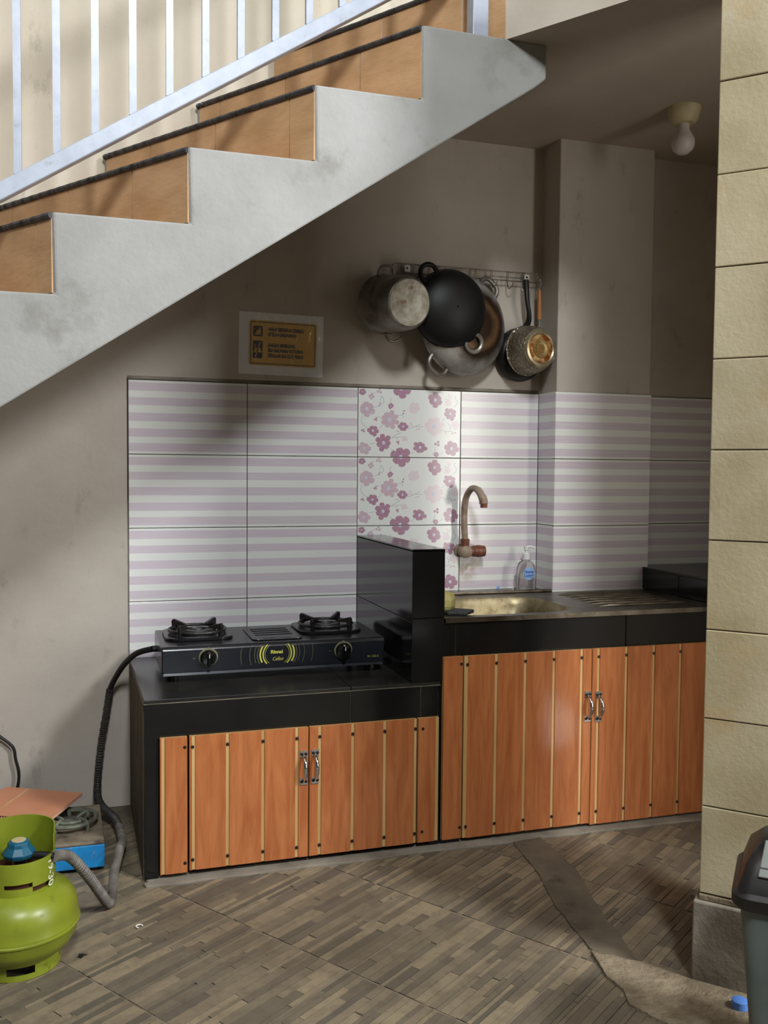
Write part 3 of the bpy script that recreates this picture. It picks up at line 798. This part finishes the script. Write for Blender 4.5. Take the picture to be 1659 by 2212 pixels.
def wrap(p):                                              # bend flat lettering round the collar
    a = (p.x-cy.x)/.0795-math.pi/2; return Vector((cy.x+.0805*math.cos(a), cy.y+.0805*math.sin(a), p.z))
text('19-30', .030, (cy.x+.0795*math.radians(62), cy.y-.08, .222), (0, 0, -1), (1, 0, 0), M['paint_white'], 'stencilled_number', cyl, warp=wrap, xs=.95, bold=.0004)
rg = thing('gas_regulator', cy+Vector((0, 0, .25)), 'blue gas regulator knob on top of the green cylinder', 'regulator')
MB().lathe([(.018, .245), (.034, .252), (.038, .262), (.026, .276), (.024, .286), (.016, .289)], cy, (0, 0, 1), 10).build('regulator_knob', M['reg_blue'], rg, bevel=.002)
MB().lathe([(.016, .2885), (.016, .2900)], cy, (0, 0, 1), 20).build('knob_cap', M['lampholder'], rg)
hs = Vector((-.205, -.985, .253))
MB().tube([cy+Vector((.015, -.005, .252)), cy+Vector((.05, -.02, .256)), hs], .009, 10).build('outlet', M['rubber'], rg, smooth=True)
hose = thing('gas_hose', (-.08, -.75, 0), 'grey corrugated gas hose running from the green cylinder up to the stove', 'hose')
path = [hs, onY(150, 1850, -.93), onY(190, 1892, -.86), onY(218, 1930, -.79), onZ(236, 1951, .014), onY(244, 1920, -.70), onY(247, 1882, -.62), (-.045, -.52, .07), (-.035, -.36, .03), (-.05, -.2, .03), (-.10, -.10, .06), onY(212, 1680, -.045), onY(220, 1600, -.04), onY(230, 1540, -.04), onY(238, 1488, -.045)]
P = spline(path, 46)
half = int(len(P)*.62)
def ribs(cnt): return lambda t: 0.0115+.0017*(1 if math.sin(t*math.pi*cnt) > 0 else -1)
MB().tube(P[:half+1], ribs(210), 10).build('corrugated_sleeve', M['hose_grey'], hose, smooth=True)
MB().tube(P[half:], ribs(150), 10).build('corrugated_sleeve', M['hose_dark'], hose, smooth=True)
P2 = spline([path[-1], onY(246, 1470, -.06), onY(266, 1438, -.10), onY(294, 1412, -.16), (X0-.012, -.2, .575)], 12)
MB().tube(P2, .0095, 12).build('black_hose', M['rubber'], hose, smooth=True)
MB().tube(spline([onY(-14, 1582, -.012), onY(4, 1594, -.012), onY(28, 1614, -.012), onY(34, 1640, -.014), onY(41, 1672, -.016), onY(36, 1706, -.02), onY(20, 1740, -.03)], 8), .0048, 8).build('power_cable', M['rubber'], None, smooth=True)
tag(bpy.data.objects['power_cable'], 'thin black cable hanging down the wall behind the orange offcut', 'cable')

# ------------------------------------------------------------------ blue burner box, orange offcut
bxo = thing('burner_box', (-.25, -.36, 0), 'small grimy blue box stove with a cast ring burner on top', 'stove')
bp = [(-.44, -.50), (-.088, -.505), (-.098, -.20), (-.44, -.20)]
MB().prism([(x, y, .012) for x, y in bp], (0, 0, .066)).build('box_body', M['box_blue'], bxo, bevel=.003)
MB().prism([(x, y, .078) for x, y in bp], (0, 0, .010)).build('top_plate', M['box_top'], bxo, bevel=.004)
for x, y in ((-.41, -.48), (-.115, -.48), (-.12, -.23), (-.41, -.23)): MB().lathe([(.014, 0), (.017, .013)], (x, y, 0), (0, 0, 1), 12).build('foot', M['rubber'], bxo)
rc = Vector((-.185, -.36, .088))
g = MB()
for r_, z_, w_ in ((.075, .022, .007), (.052, .026, .006)):
    g.tube([(rc.x+r_*math.cos(t*math.pi/18), rc.y+r_*math.sin(t*math.pi/18), rc.z+z_) for t in range(36)], w_, 8, closed=True)
for q in range(5):
    t = q*2*math.pi/5+.4; d = Vector((math.cos(t), math.sin(t), 0))
    g.tube(spline([rc+d*.078+Vector((0, 0, 0)), rc+d*.074+Vector((0, 0, .024)), rc+d*.048+Vector((0, 0, .03)), rc+d*.018+Vector((0, 0, .016))], 5), .006, 8)
g.build('ring_burner', M['ring'], bxo, smooth=True)
MB().lathe([(.03, 0), (.032, .018), (.012, .02)], rc, (0, 0, 1), 20).build('burner_cap', M['ring'], bxo, smooth=True)
# offcut of hollow wall panel resting on the ring
c0, c1, c2 = onZ(105, 1772, .138), onZ(178, 1714, .142), onZ(45, 1703, .142)
ex = (c1-c0); ey = (c2-c1); ey = ey*1.25
bd = thing('panel_offcut', (c0+ey*.5), 'orange hollow panel offcut lying on the blue box stove', 'panel')
nz = ex.cross(ey).normalized()
if nz.z < 0: nz = -nz
MB().obox(c0, ex, ey, nz*.0016).build('top_skin', M['board'], bd)
MB().obox(c0-nz*.0075, ex, ey, nz*.0012).build('bottom_skin', M['board_edge'], bd)
nw = int(ey.length/.0075)
for i in range(nw+1):
    MB().obox(c0+ey*(i/nw)*.995-nz*.0064, ex, ey.normalized()*.0012, nz*.0066).build('rib', M['board_edge'], bd)
MB().obox(c0+ey*.68+nz*.0016, ex, ey.normalized()*.006, nz*.0006).build('groove', M['gold'], bd)

# ------------------------------------------------------------------ hook rack and pans
RYK = -.022
rk = thing('hook_rack', (1.21, 0, 1.88), 'wire wall rack with nine double hooks above the pans', 'hook rack')
xa, xb, za, zb_ = .932, 1.495, 1.897, 1.865
loop = [(xa, RYK, za), (xb, RYK, za), (xb+.010, RYK, za-.004), (xb+.015, RYK, (za+zb_)/2), (xb+.010, RYK, zb_+.004), (xb, RYK, zb_), (xa, RYK, zb_), (xa-.010, RYK, zb_+.004), (xa-.015, RYK, (za+zb_)/2), (xa-.010, RYK, za-.004)]
MB().tube(loop, .0022, 8, closed=True).build('wire_frame', M['wire'], rk, smooth=True)
hx = [.941, .997, 1.058, 1.121, 1.182, 1.243, 1.306, 1.371, 1.434, 1.494]
for x in hx:
    for dx in (-.0028, .0028):
        MB().tube([(x+dx, RYK-.002, za+.003), (x+dx, RYK-.002, zb_-.003)], .0015, 6).build('upright', M['wire'], rk)
    MB().tube(spline([(x, RYK-.004, zb_+.002), (x, RYK-.005, zb_-.020), (x+.002, RYK-.012, zb_-.031), (x+.006, RYK-.026, zb_-.026), (x+.009, RYK-.036, zb_-.012)], 5), .0018, 7).build('hook', M['wire'], rk, smooth=True)
for x in (.976, 1.453):
    MB().box(x-.0095, x+.0095, RYK+.002, RYK+.004, za-.027, za-.003).build('mount_plate', M['tin'], rk)
    MB().lathe([(.004, 0), (.003, .003)], (x, RYK+.002, za-.014), (0, -1, 0), 10).build('screw', M['hole'], rk)
    MB().box(x-.006, x+.006, RYK+.004, .0055, za-.022, za-.008).build('spacer', M['tin'], rk)
def ear(c, out, side, w, l, r, name, mtl, par):
    out, side = Vector(out).normalized(), Vector(side).normalized(); c = Vector(c)
    pts_ = [c-side*w, c-side*w*.95+out*l*.6, c-side*w*.5+out*l, c+side*w*.5+out*l, c+side*w*.95+out*l*.6, c+side*w]
    MB().tube(spline(pts_, 5), r, 8).build(name, mtl, par, smooth=True)
# aluminium pot
ax = Vector((.22, -.97, -.11)).normalized(); pc = Vector((.874, -.062, 1.739))
pot = thing('aluminium_pot', pc, 'dull aluminium cooking pot hanging leftmost on the rack, its round base outward', 'pot')
MB().lathe([(.094, .014), (.096, .004), (.104, 0), (.105, .003), (.098, .012), (.094, .12), (.091, .158), (.083, .174), (.078, .176)], pc, ax, 44, cap0=False, cap1=False).build('pot_wall', M['alu'], pot, smooth=True, solid=.002)
MB().lathe([(.0795, .174), (.078, .1780), (.002, .1770)], pc, ax, 44).build('pot_base', M['alu_base'], pot, smooth=True)
sd = ax.cross(Vector((0, 0, 1))).normalized(); upv = sd.cross(ax)
o1 = (upv*.9-sd*.25).normalized() if False else upv
for sg, q in ((1, upv*.95+sd*.1), (-1, upv*.95+sd*.35)):
    q = q.normalized()*sg; s_ = q.cross(ax)
    ear(pc+q*.097+ax*.02, q*1.0+ax*.25, s_, .032, .034, .0045, 'loop_handle', M['alu'], pot)
    for w in (-.03, .03): MB().lathe([(.009, 0), (.007, .006)], pc+q*.095+s_*w+ax*.024, q, 10).build('rivet', M['alu'], pot, smooth=True)
# big aluminium wok
ax2 = Vector((.22, -.97, .02)).normalized(); wc = Vector((1.180, -.058, 1.680))
wk = thing('aluminium_wok', wc, 'large scorched aluminium wok hanging behind the black wok', 'wok')
R2 = .178
prof2 = [(R2+.004, 0), (R2, .004)]+[(R2*math.cos(t), .004+.072*math.sin(t)) for t in [math.radians(5*i) for i in range(1, 18)]]+[(.004, .076)]
def wokmat():
    k = NT('scorched_aluminium'); d = k.n('ShaderNodeVectorMath', operation='DISTANCE'); k.l(k.pos(), d.inputs[0]); d.inputs[1].default_value = tuple(wc+ax2*.06+Vector((.02, 0, .0)))
    dd = k.math('ADD', d.outputs['Value'], k.math('MULTIPLY', k.noise(14, 5, .6), .05))
    base = k.mix(k.ramp(k.noise(20, 4), .4, .65), lin((168, 166, 160)), lin((132, 128, 120)))
    a = k.math('MULTIPLY', k.ramp(dd, .175, .140), 1.0)
    col = k.mix(a, base, lin((58, 40, 29)))
    b = k.math('MULTIPLY', k.ramp(dd, .128, .112), k.ramp(dd, .085, .105))
    col = k.mix(b, col, lin((112, 84, 58)))
    k.color(col); k.b.inputs['Metallic'].default_value = .5; k.b.inputs['Roughness'].default_value = .45; return k.m
MB().lathe(prof2, wc, ax2, 56, cap0=False, cap1=False).build('wok_bowl', wokmat(), wk, smooth=True, solid=.003)
s2 = ax2.cross(Vector((0, 0, 1))).normalized(); u2 = s2.cross(ax2)
for t in (232, 52):
    q = s2*math.cos(math.radians(180-t))*1+u2*math.sin(math.radians(t)); q = (Vector((math.cos(math.radians(t)), 0, math.sin(math.radians(t)))))
    q = (q-ax2*q.dot(ax2)).normalized(); s_ = q.cross(ax2)
    ear(wc+q*(R2-.004)+ax2*.004, q, s_, .040, .040, .0085, 'loop_handle', M['alu'], wk)
# black wok
ax3 = Vector((.04, -.99, -.03)).normalized(); bc = Vector((1.099, -.125, 1.726)); R3 = .137
bw = thing('black_wok', bc, 'sooty black round-bottomed wok hanging in front of the aluminium wok', 'wok')
prof3 = [(R3+.003, 0), (R3, .003)]+[(R3*math.cos(t), 0.003+.070*math.sin(t)) for t in [math.radians(5*i) for i in range(1, 18)]]+[(.003, .073)]
MB().lathe(prof3, bc, ax3, 56, cap0=False, cap1=False).build('wok_bowl', M['soot'], bw, smooth=True, solid=.003)
for t in (128, 308):
    q = Vector((math.cos(math.radians(t)), 0, math.sin(math.radians(t)))); q = (q-ax3*q.dot(ax3)).normalized(); s_ = q.cross(ax3)
    mb = MB(); c = bc+q*(R3+.010)+ax3*.020; prv = None
    ringpts = [c+(q*math.cos(a)+s_*math.sin(a))*.031 for a in [i*math.pi/12 for i in range(24)]]
    mb.tube(ringpts, .0085, 8, closed=True)
    mb.build('ring_handle', M['alu'] if t > 200 else M['soot'], bw, smooth=True)
# black frying pan
fc = Vector((1.430, -.012, 1.592))
fp_ = thing('frying_pan', fc, 'black frying pan with black handle hanging flat against the wall', 'frying pan')
axf = Vector((.05, -1, 0)).normalized()
MB().lathe([(.098, 0), (.100, .003), (.097, .012), (.086, .034), (.080, .037), (.002, .037)], fc, axf, 44, cap0=False, cap1=False).build('pan_body', M['pan_black'], fp_, smooth=True, solid=.0025)
hp = [fc+Vector((.010, -.014, .094)), fc+Vector((.020, -.03, .118)), fc+Vector((.016, -.046, .145)), fc+Vector((.006, -.052, .185)), fc+Vector((.004, -.046, .235)), fc+Vector((.006, -.036, .272))]
MB().tube(spline(hp, 6), lambda t: .014-.004*math.sin(t*math.pi)+(-.002*t), 12).build('handle', M['rubber'], fp_, smooth=True)
# small dimpled saucepan
axs = Vector((.22, -.97, 0)).normalized(); sc_ = Vector((1.427, -.072, 1.600))
sp = thing('dimpled_saucepan', sc_, 'small dimpled saucepan with rusty ringed base and wooden handle', 'saucepan')
def dimpled():
    k = NT('dimpled_steel'); v = k.n('ShaderNodeTexVoronoi'); v.inputs['Scale'].default_value = 110; k.l(k.pos(), v.inputs['Vector'])
    k.color(k.mix(k.ramp(k.noise(20), .4, .7), lin((150, 140, 122)), lin((112, 100, 82)))); k.b.inputs['Metallic'].default_value = .7; k.b.inputs['Roughness'].default_value = .35
    k.bump(v.outputs['Distance'], .9, .004); return k.m
MB().lathe([(.086, .0), (.092, .001), (.0925, .004), (.088, .006), (.089, .020), (.086, .045), (.080, .066), (.072, .082)], sc_, axs, 48, cap0=False, cap1=False).build('pan_wall', dimpled(), sp, smooth=True, solid=.002)
MB().lathe([(.0725, .081), (.066, .090), (.058, .092), (.053, .089)], sc_, axs, 48, cap0=False, cap1=False).build('base_rim', mat('worn_steel', (206, 196, 168), (160, 140, 100), .3, metal=.8, scale=24), sp, smooth=True)
rusty = mat('rusty_steel', (138, 72, 26), (210, 176, 116), .45, metal=.5, scale=34, lo=.45, hi=.62)
MB().lathe([(.0535, .089), (.052, .086), (.036, .087)], sc_, axs, 40, cap0=False, cap1=False).build('base_ring', rusty, sp, smooth=True)
MB().lathe([(.036, .087), (.034, .091), (.026, .092), (.020, .089), (.016, .089), (.014, .092), (.002, .092)], sc_, axs, 36, cap0=False, cap1=False).build('base_boss', mat('brassy_steel', (204, 178, 122), (170, 132, 78), .35, metal=.7, scale=40), sp, smooth=True)
MB().tube([(1.475, -.076, 1.672), (1.486, -.066, 1.70), (1.492, -.05, 1.728)], .006, 8).build('handle_bracket', M['alu'], sp, smooth=True)
MB().tube(spline([(1.492, -.052, 1.722), (1.492, -.050, 1.745), (1.492, -.05, 1.79), (1.492, -.048, 1.832)], 5), lambda t: .0082+.0012*math.sin(t*math.pi), 12).build('handle', M['wood'], sp, smooth=True)
MB().tube([(1.492+.008*math.cos(t*math.pi/8), -.048, 1.838+.009*math.sin(t*math.pi/8)) for t in range(16)], .0014, 6, closed=True).build('hanging_ring', M['wire'], sp, smooth=True)

# ------------------------------------------------------------------ laminated notice
sg = thing('laminated_notice', (.52, 0, 1.59), 'laminated yellow kitchen notice with dark lettering on the wall above the tiles', 'sign')
SX = (onY(701, 681, 0)-onY(514, 667, 0)).normalized(); SX.y = 0; SX.normalize(); SZ = Vector((-SX.z, 0, SX.x))
SO = Vector((.367, .0052, 1.481))
def sgp(u, v, l=0): return SO+SX*u+SZ*v-Vector((0, l, 0))
def quad(u0, v0, u1, v1, l, th, mtl, name, r=0):
    pp = rrect(u0, u1, v0, v1, r, 5) if r else [(u0, v0), (u1, v0), (u1, v1), (u0, v1)]
    return MB().prism([sgp(u, v, l) for u, v in pp], (0, -th, 0)).build(name, mtl, sg)
quad(.002, .002, .302, .217, 0, .0006, M['sign_white'], 'sheet')
quad(.037, .034, .278, .190, .0007, .0004, M['sign_paper'], 'yellow_panel', .008)
def frame(u0, v0, u1, v1, w, l, mtl, name):
    a = rrect(u0, u1, v0, v1, .006, 4); b = rrect(u0+w, u1-w, v0+w, v1-w, .004, 4); n_ = len(a)
    MB().add([sgp(u, v, l) for u, v in a]+[sgp(u, v, l) for u, v in b], [(i, (i+1) % n_, n_+(i+1) % n_, n_+i) for i in range(n_)]).build(name, mtl, sg)
frame(.042, .039, .273, .185, .0028, .0013, M['ink_dark'], 'printed_border')
for body, v in (('HARAP BERSIHKAN KEMBALI', .160), ('SETELAH DIGUNAKAN', .142), ('JANGAN MEMBUANG', .105), ('SISA MAKANAN/ KOTORAN', .087), ('KEDALAM BAK CUCI PIRING', .069)):
    text(body, .0165, sgp(.104, v, .0013), SX, SZ, M['ink_dark'], 'printed_lettering', sg, xs=.60, bold=.0009, align='LEFT')
quad(.051, .134, .085, .170, .0011, .0002, M['ink_dark'], 'pictogram', .004)
quad(.051, .058, .085, .119, .0011, .0002, M['ink_dark'], 'pictogram', .004)
pic = MB()
def pq(pp): pic.add([sgp(u, v, .0015) for u, v in pp], [tuple(range(len(pp)))])
pq([(.056, .140), (.081, .140), (.079, .144), (.058, .144)]); pq([(.060, .145), (.077, .145), (.080, .153), (.072, .158), (.064, .153)])
pq([(.068, .158), (.074, .155), (.080, .165), (.076, .166)]); pq([(.055, .158), (.058, .158), (.058, .161), (.055, .161)])
pq([(.054, .078), (.083, .078), (.083, .083), (.054, .083)]); pq([(.056, .083), (.080, .083), (.078, .094), (.058, .094)]); pq([(.058, .096), (.061, .096), (.061, .106), (.058, .106)])
pq([(.058, .062), (.062, .062), (.078, .115), (.074, .115)])
pic.build('pictogram_marks', M['sign_paper'], sg)
fm = MB(); NU, NV = 34, 12
for j in range(NV+1):
    for i in range(NU+1):
        u = .306*i/NU; v = .2195*j/NV
        l = .0030+.0011*math.sin(i*1.9+.6*math.sin(j*.8))*(.35+.65*(j/NV)**2)+.0007*math.sin(i*.9+j*1.3)
        fm.v.append(sgp(u, v, max(l, .0019)))
for j in range(NV):
    for i in range(NU): fm.f.append([j*(NU+1)+i, j*(NU+1)+i+1, (j+1)*(NU+1)+i+1, (j+1)*(NU+1)+i]); fm.mi.append(0)
fm.build('laminate_film', M['film'], sg, smooth=True)

# ------------------------------------------------------------------ tap, soap, sponge
tp = thing('wall_tap', (1.21, 0, .855), 'aged beige swan-neck tap on the wall above the sink', 'tap')
fx, fz = 1.203, .853
MB().lathe([(.026, .0), (.026, .008), (.017, .010), (.016, .03)], (fx, 0, fz), (0, -1, 0), 24).build('flange', M['faucet'], tp, smooth=True)
MB().lathe([(.016, .02), (.022, .03), (.024, .05), (.022, .068), (.012, .076), (.002, .078)], (fx, 0, fz), (0, -1, 0), 24).build('tap_body', M['faucet'], tp, smooth=True)
MB().lathe([(.015, .0), (.019, .018), (.018, .02), (.021, .021), (.021, .034), (.023, .036), (.023, .052), (.021, .054), (.021, .066), (.004, .067)], (fx+.012, -.048, fz), (1, 0, 0), 14).build('handle_knob', M['faucet_red'], tp, bevel=.001)
MB().lathe([(.016, .014), (.016, .030), (.0175, .031), (.0175, .045), (.014, .047)], (fx, -.048, fz), (0, 0, 1), 12).build('collar_nut', M['faucet_red'], tp)
dirv = Vector((.20, -.98, 0)).normalized(); b0 = Vector((fx, -.048, fz+.04))
neck = [b0, b0+Vector((-.004, 0, .06)), b0+Vector((-.003, 0, .13)), b0+dirv*.012+Vector((0, 0, .172)), b0+dirv*.045+Vector((0, 0, .195)), b0+dirv*.085+Vector((0, 0, .186)), b0+dirv*.112+Vector((0, 0, .155))]
MB().tube(spline(neck, 7), lambda t: .0118+(.002 if t > .8 else 0), 14).build('swan_neck', M['faucet'], tp, smooth=True)
tip = neck[-1]
MB().tube([tip+Vector((0, 0, .012))-dirv*.006, tip+dirv*.002-Vector((0, 0, .002)), tip+dirv*.004-Vector((0, 0, .014))], .0155, 14).build('spout_end', M['faucet'], tp, smooth=True)
MB().lathe([(.0125, 0), (.0125, .016)], tip+dirv*.005-Vector((0, 0, .012)), (0, 0, -1), 16).build('aerator', M['faucet_red'], tp)

sb = Vector((1.442, -.072, ZD+.0005))
so = thing('soap_bottle', sb, 'clear pump soap bottle with a round blue label beside the column', 'bottle')
bt = MB()
def ell(a, b_, z, n_=28): return [(sb.x+a*math.copysign(abs(math.cos(t))**.75, math.cos(t)), sb.y+b_*math.copysign(abs(math.sin(t))**.75, math.sin(t)), sb.z+z) for t in [2*math.pi*i/n_ for i in range(n_)]]
lv = [(.034, .022, .001), (.037, .024, .006), (.0365, .024, .02), (.035, .023, .08), (.033, .021, .095), (.026, .017, .106), (.014, .012, .112), (.0125, .0125, .122)]
for i, (a, b_, z) in enumerate(lv):
    base = len(bt.v); bt.v += [Vector(p) for p in ell(a, b_, z)]
    if i:
        for q in range(28): bt.f.append([base-28+q, base-28+(q+1) % 28, base+(q+1) % 28, base+q]); bt.mi.append(0)
bt.f.append(list(range(28))[::-1]); bt.mi.append(0); bt.f.append([len(bt.v)-28+q for q in range(28)]); bt.mi.append(0)
bt.build('bottle_body', M['bottle'], so, smooth=True)
MB().lathe([(.0145, .118), (.0145, .138), (.010, .141), (.005, .142), (.005, .156)], sb, (0, 0, 1), 20).build('pump_collar', M['white_plastic'], so, smooth=True)
MB().lathe([(.005, .150), (.0085, .152), (.008, .166), (.003, .168)], sb, (0, 0, 1), 16).build('pump_head', M['white_plastic'], so, smooth=True)
MB().tube([sb+Vector((0, 0, .163)), sb+Vector((.016, -.006, .166)), sb+Vector((.032, -.012, .160))], lambda t: .0052-.002*t, 8).build('nozzle', M['white_plastic'], so, smooth=True)
MB().tube([sb+Vector((0, 0, .118)), sb+Vector((.004, 0, .02))], .0022, 6).build('dip_tube', M['white_plastic'], so)
LX = Vector((1, 0, 0)); lc2 = sb+Vector((0, -.0262, .066))
MB().lathe([(.0235, 0), (.0235, .0006)], lc2, (0, -1, 0), 32).build('round_label', M['label_blue'], so)
text('Home', .0155, lc2+Vector((0, -.001, .006)), LX, (0, 0, 1), M['ink_blue'], 'label_lettering', so, bold=.0005, xs=.95)
text('Luxury', .0145, lc2+Vector((0, -.001, -.007)), LX, (0, 0, 1), M['ink_blue'], 'label_lettering', so, bold=.0005, xs=.95)
MB().box(lc2.x-.018, lc2.x+.018, lc2.y-.001, lc2.y-.0008, lc2.z-.016, lc2.z-.0148).build('label_rule', M['ink_blue'], so)
spg = MB(); c = Vector((.938, -.46, ZD))
pp = [(.905, -.565), (.955, -.56), (.985, -.53), (.988, -.45), (.95, -.42), (.905, -.42)]
o = MB().prism([(x+.004, y+.03, ZD+.0005) for x, y in pp], (0, 0, .064)).build('kitchen_sponge', M['sponge'], None, bevel=.022)
tag(o, 'yellow sponge tucked beside the divider at the sink', 'sponge')
MB().prism([(x, y, ZD+.0005) for x, y in rough([(.985, -.49), (1.035, -.535), (.995, -.575), (.935, -.56), (.93, -.525)], .006, 3)], (0, 0, .012)).build('scouring_pad', M['scourer'], None, bevel=.004)
tag(bpy.data.objects['scouring_pad'], 'black glittery scouring pad in front of the yellow sponge', 'scouring pad')
t0 = onY(1071, 1276, -.001); 
MB().prism([t0, t0+Vector((.017, 0, .001)), t0+Vector((.016, 0, .012)), t0+Vector((.021, 0, .020)), t0+Vector((.004, 0, .017))], (0, -.0008, 0)).build('tape_scrap', M['label_blue'], None)
tag(bpy.data.objects['tape_scrap'], 'tiny scrap of blue tape on the tile left of the soap bottle', 'tape')

# ------------------------------------------------------------------ ceiling bulb
bl = Vector((1.783, -.509, 2.372))
bu = thing('ceiling_lamp', bl, 'unlit white bulb in a cream holder under the ceiling', 'lamp')
MB().lathe([(.056, 0), (.056, -.006), (.046, -.040), (.036, -.052), (.022, -.053)], bl, (0, 0, 1), 32).build('lampholder', M['lampholder'], bu, smooth=True)
MB().lathe([(.019, -.052), (.020, -.072), (.028, -.086), (.037, -.102), (.0385, -.118), (.033, -.136), (.018, -.149), (.002, -.152)], bl, (0, 0, 1), 32).build('bulb', M['bulb'], bu, smooth=True)

# ------------------------------------------------------------------ pedal bin, bottle cap, small litter
BZ = .375
BK = onplane(1578, 1928, (1.0, -1.815, 0), (.40, .92, 0)); BK.z = 0
D1 = Vector((.74, -.67, 0)).normalized(); D2 = Vector((-D1.y, D1.x, 0))
bn = thing('waste_bin', BK+D1*.14+D2*.11, 'grey plastic waste bin with a black swing lid beside the pillar', 'bin')
def ringp(u0, u1, v0, v1, z, r=.03): return [BK+D1*u+D2*v+Vector((0, 0, z)) for u, v in rrect(u0, u1, v0, v1, r, 5)]
def loft(levels, closed=True):
    mb = MB(); n_ = len(levels[0])
    for i, L in enumerate(levels):
        b_ = len(mb.v); mb.v += [Vector(p) for p in L]
        if i:
            for q in range(n_): mb.f.append([b_-n_+q, b_-n_+(q+1) % n_, b_+(q+1) % n_, b_+q]); mb.mi.append(0)
    mb.f.append(list(range(n_))[::-1]); mb.mi.append(0); mb.f.append([len(mb.v)-n_+q for q in range(n_)]); mb.mi.append(0)
    return mb
loft([ringp(.045, .245, .035, .195, .001), ringp(.014, .276, .012, .218, BZ-.02)]).build('bin_body', M['bin_grey'], bn, smooth=True)
loft([ringp(.004, .286, .002, .228, BZ-.026, .034), ringp(0, .29, -.002, .232, BZ-.02, .034), ringp(0, .29, -.002, .232, BZ-.002, .034), ringp(.008, .282, .006, .224, BZ+.006, .03)]).build('lid_rim', M['bin_black'], bn, smooth=True)
loft([ringp(.010, .280, .006, .224, BZ+.004, .02), ringp(.024, .266, .025, .205, BZ+.050, .02), ringp(.05, .24, .075, .155, BZ+.088, .02)]).build('lid_dome', M['bin_black'], bn, smooth=True)
flap = [BK+D1*u+D2*v+Vector((0, 0, z)) for u, v, z in ((.045, .018, BZ+.034), (.245, .018, BZ+.034), (.235, .070, BZ+.086), (.055, .070, BZ+.086))]
fnrm = (flap[1]-flap[0]).cross(flap[3]-flap[0]).normalized()
if fnrm.z < 0: fnrm = -fnrm
fl_ = MB().prism(flap, fnrm*.006).build('swing_flap', M['bin_flap'], bn, bevel=.002)
MB().prism([p+fnrm*.0062 for p in [flap[0].lerp(flap[1], a).lerp(flap[3].lerp(flap[2], a), b_) for a, b_ in ((.3, .2), (.7, .2), (.7, .8), (.3, .8))]], fnrm*.0006).build('sticker', M['cement'], fl_)
cp = onZ(1598, 2176, .006)
MB().lathe([(.017, 0), (.017, .016), (.014, .018), (.002, .018)], (cp.x, cp.y, .0062), (0, 0, 1), 24).build('bottle_cap', M['cap_blue'], None, smooth=True)
tag(bpy.data.objects['bottle_cap'], 'blue plastic bottle cap on the floor beside the bin', 'bottle cap')
rp = onZ(301, 2003, 0)
MB().tube([rp+Vector((.008*math.cos(t*.45), .008*math.sin(t*.45), .003)) for t in range(11)], .0016, 6).build('plastic_ring', M['white_plastic'], None, smooth=True)
tag(bpy.data.objects['plastic_ring'], 'tiny white broken plastic ring lying on the floor tiles', 'litter')

for px, py, r_, mm, lb in ((175, 2066, .007, 'rubber', 'tiny dark pebble on the floor right of the cylinder foot'), (186, 2061, .006, 'cement_pale', 'tiny pale cement crumb beside the dark pebble on the floor')):
    p = onZ(px, py, 0); rnd = random.Random(px)
    vs_ = [p+Vector((r_*math.cos(a)*rnd.uniform(.6, 1.2), r_*math.sin(a)*rnd.uniform(.6, 1.2), h)) for h in (0, r_*.7) for a in (0, 1.3, 2.5, 3.8, 5.0)]
    o = MB().add(vs_, [(0, 1, 2, 3, 4), (5, 6, 7, 8, 9)]+[(i, (i+1) % 5, 5+(i+1) % 5, 5+i) for i in range(5)]).build('pebble', M[mm])
    tag(o, lb, 'pebble')
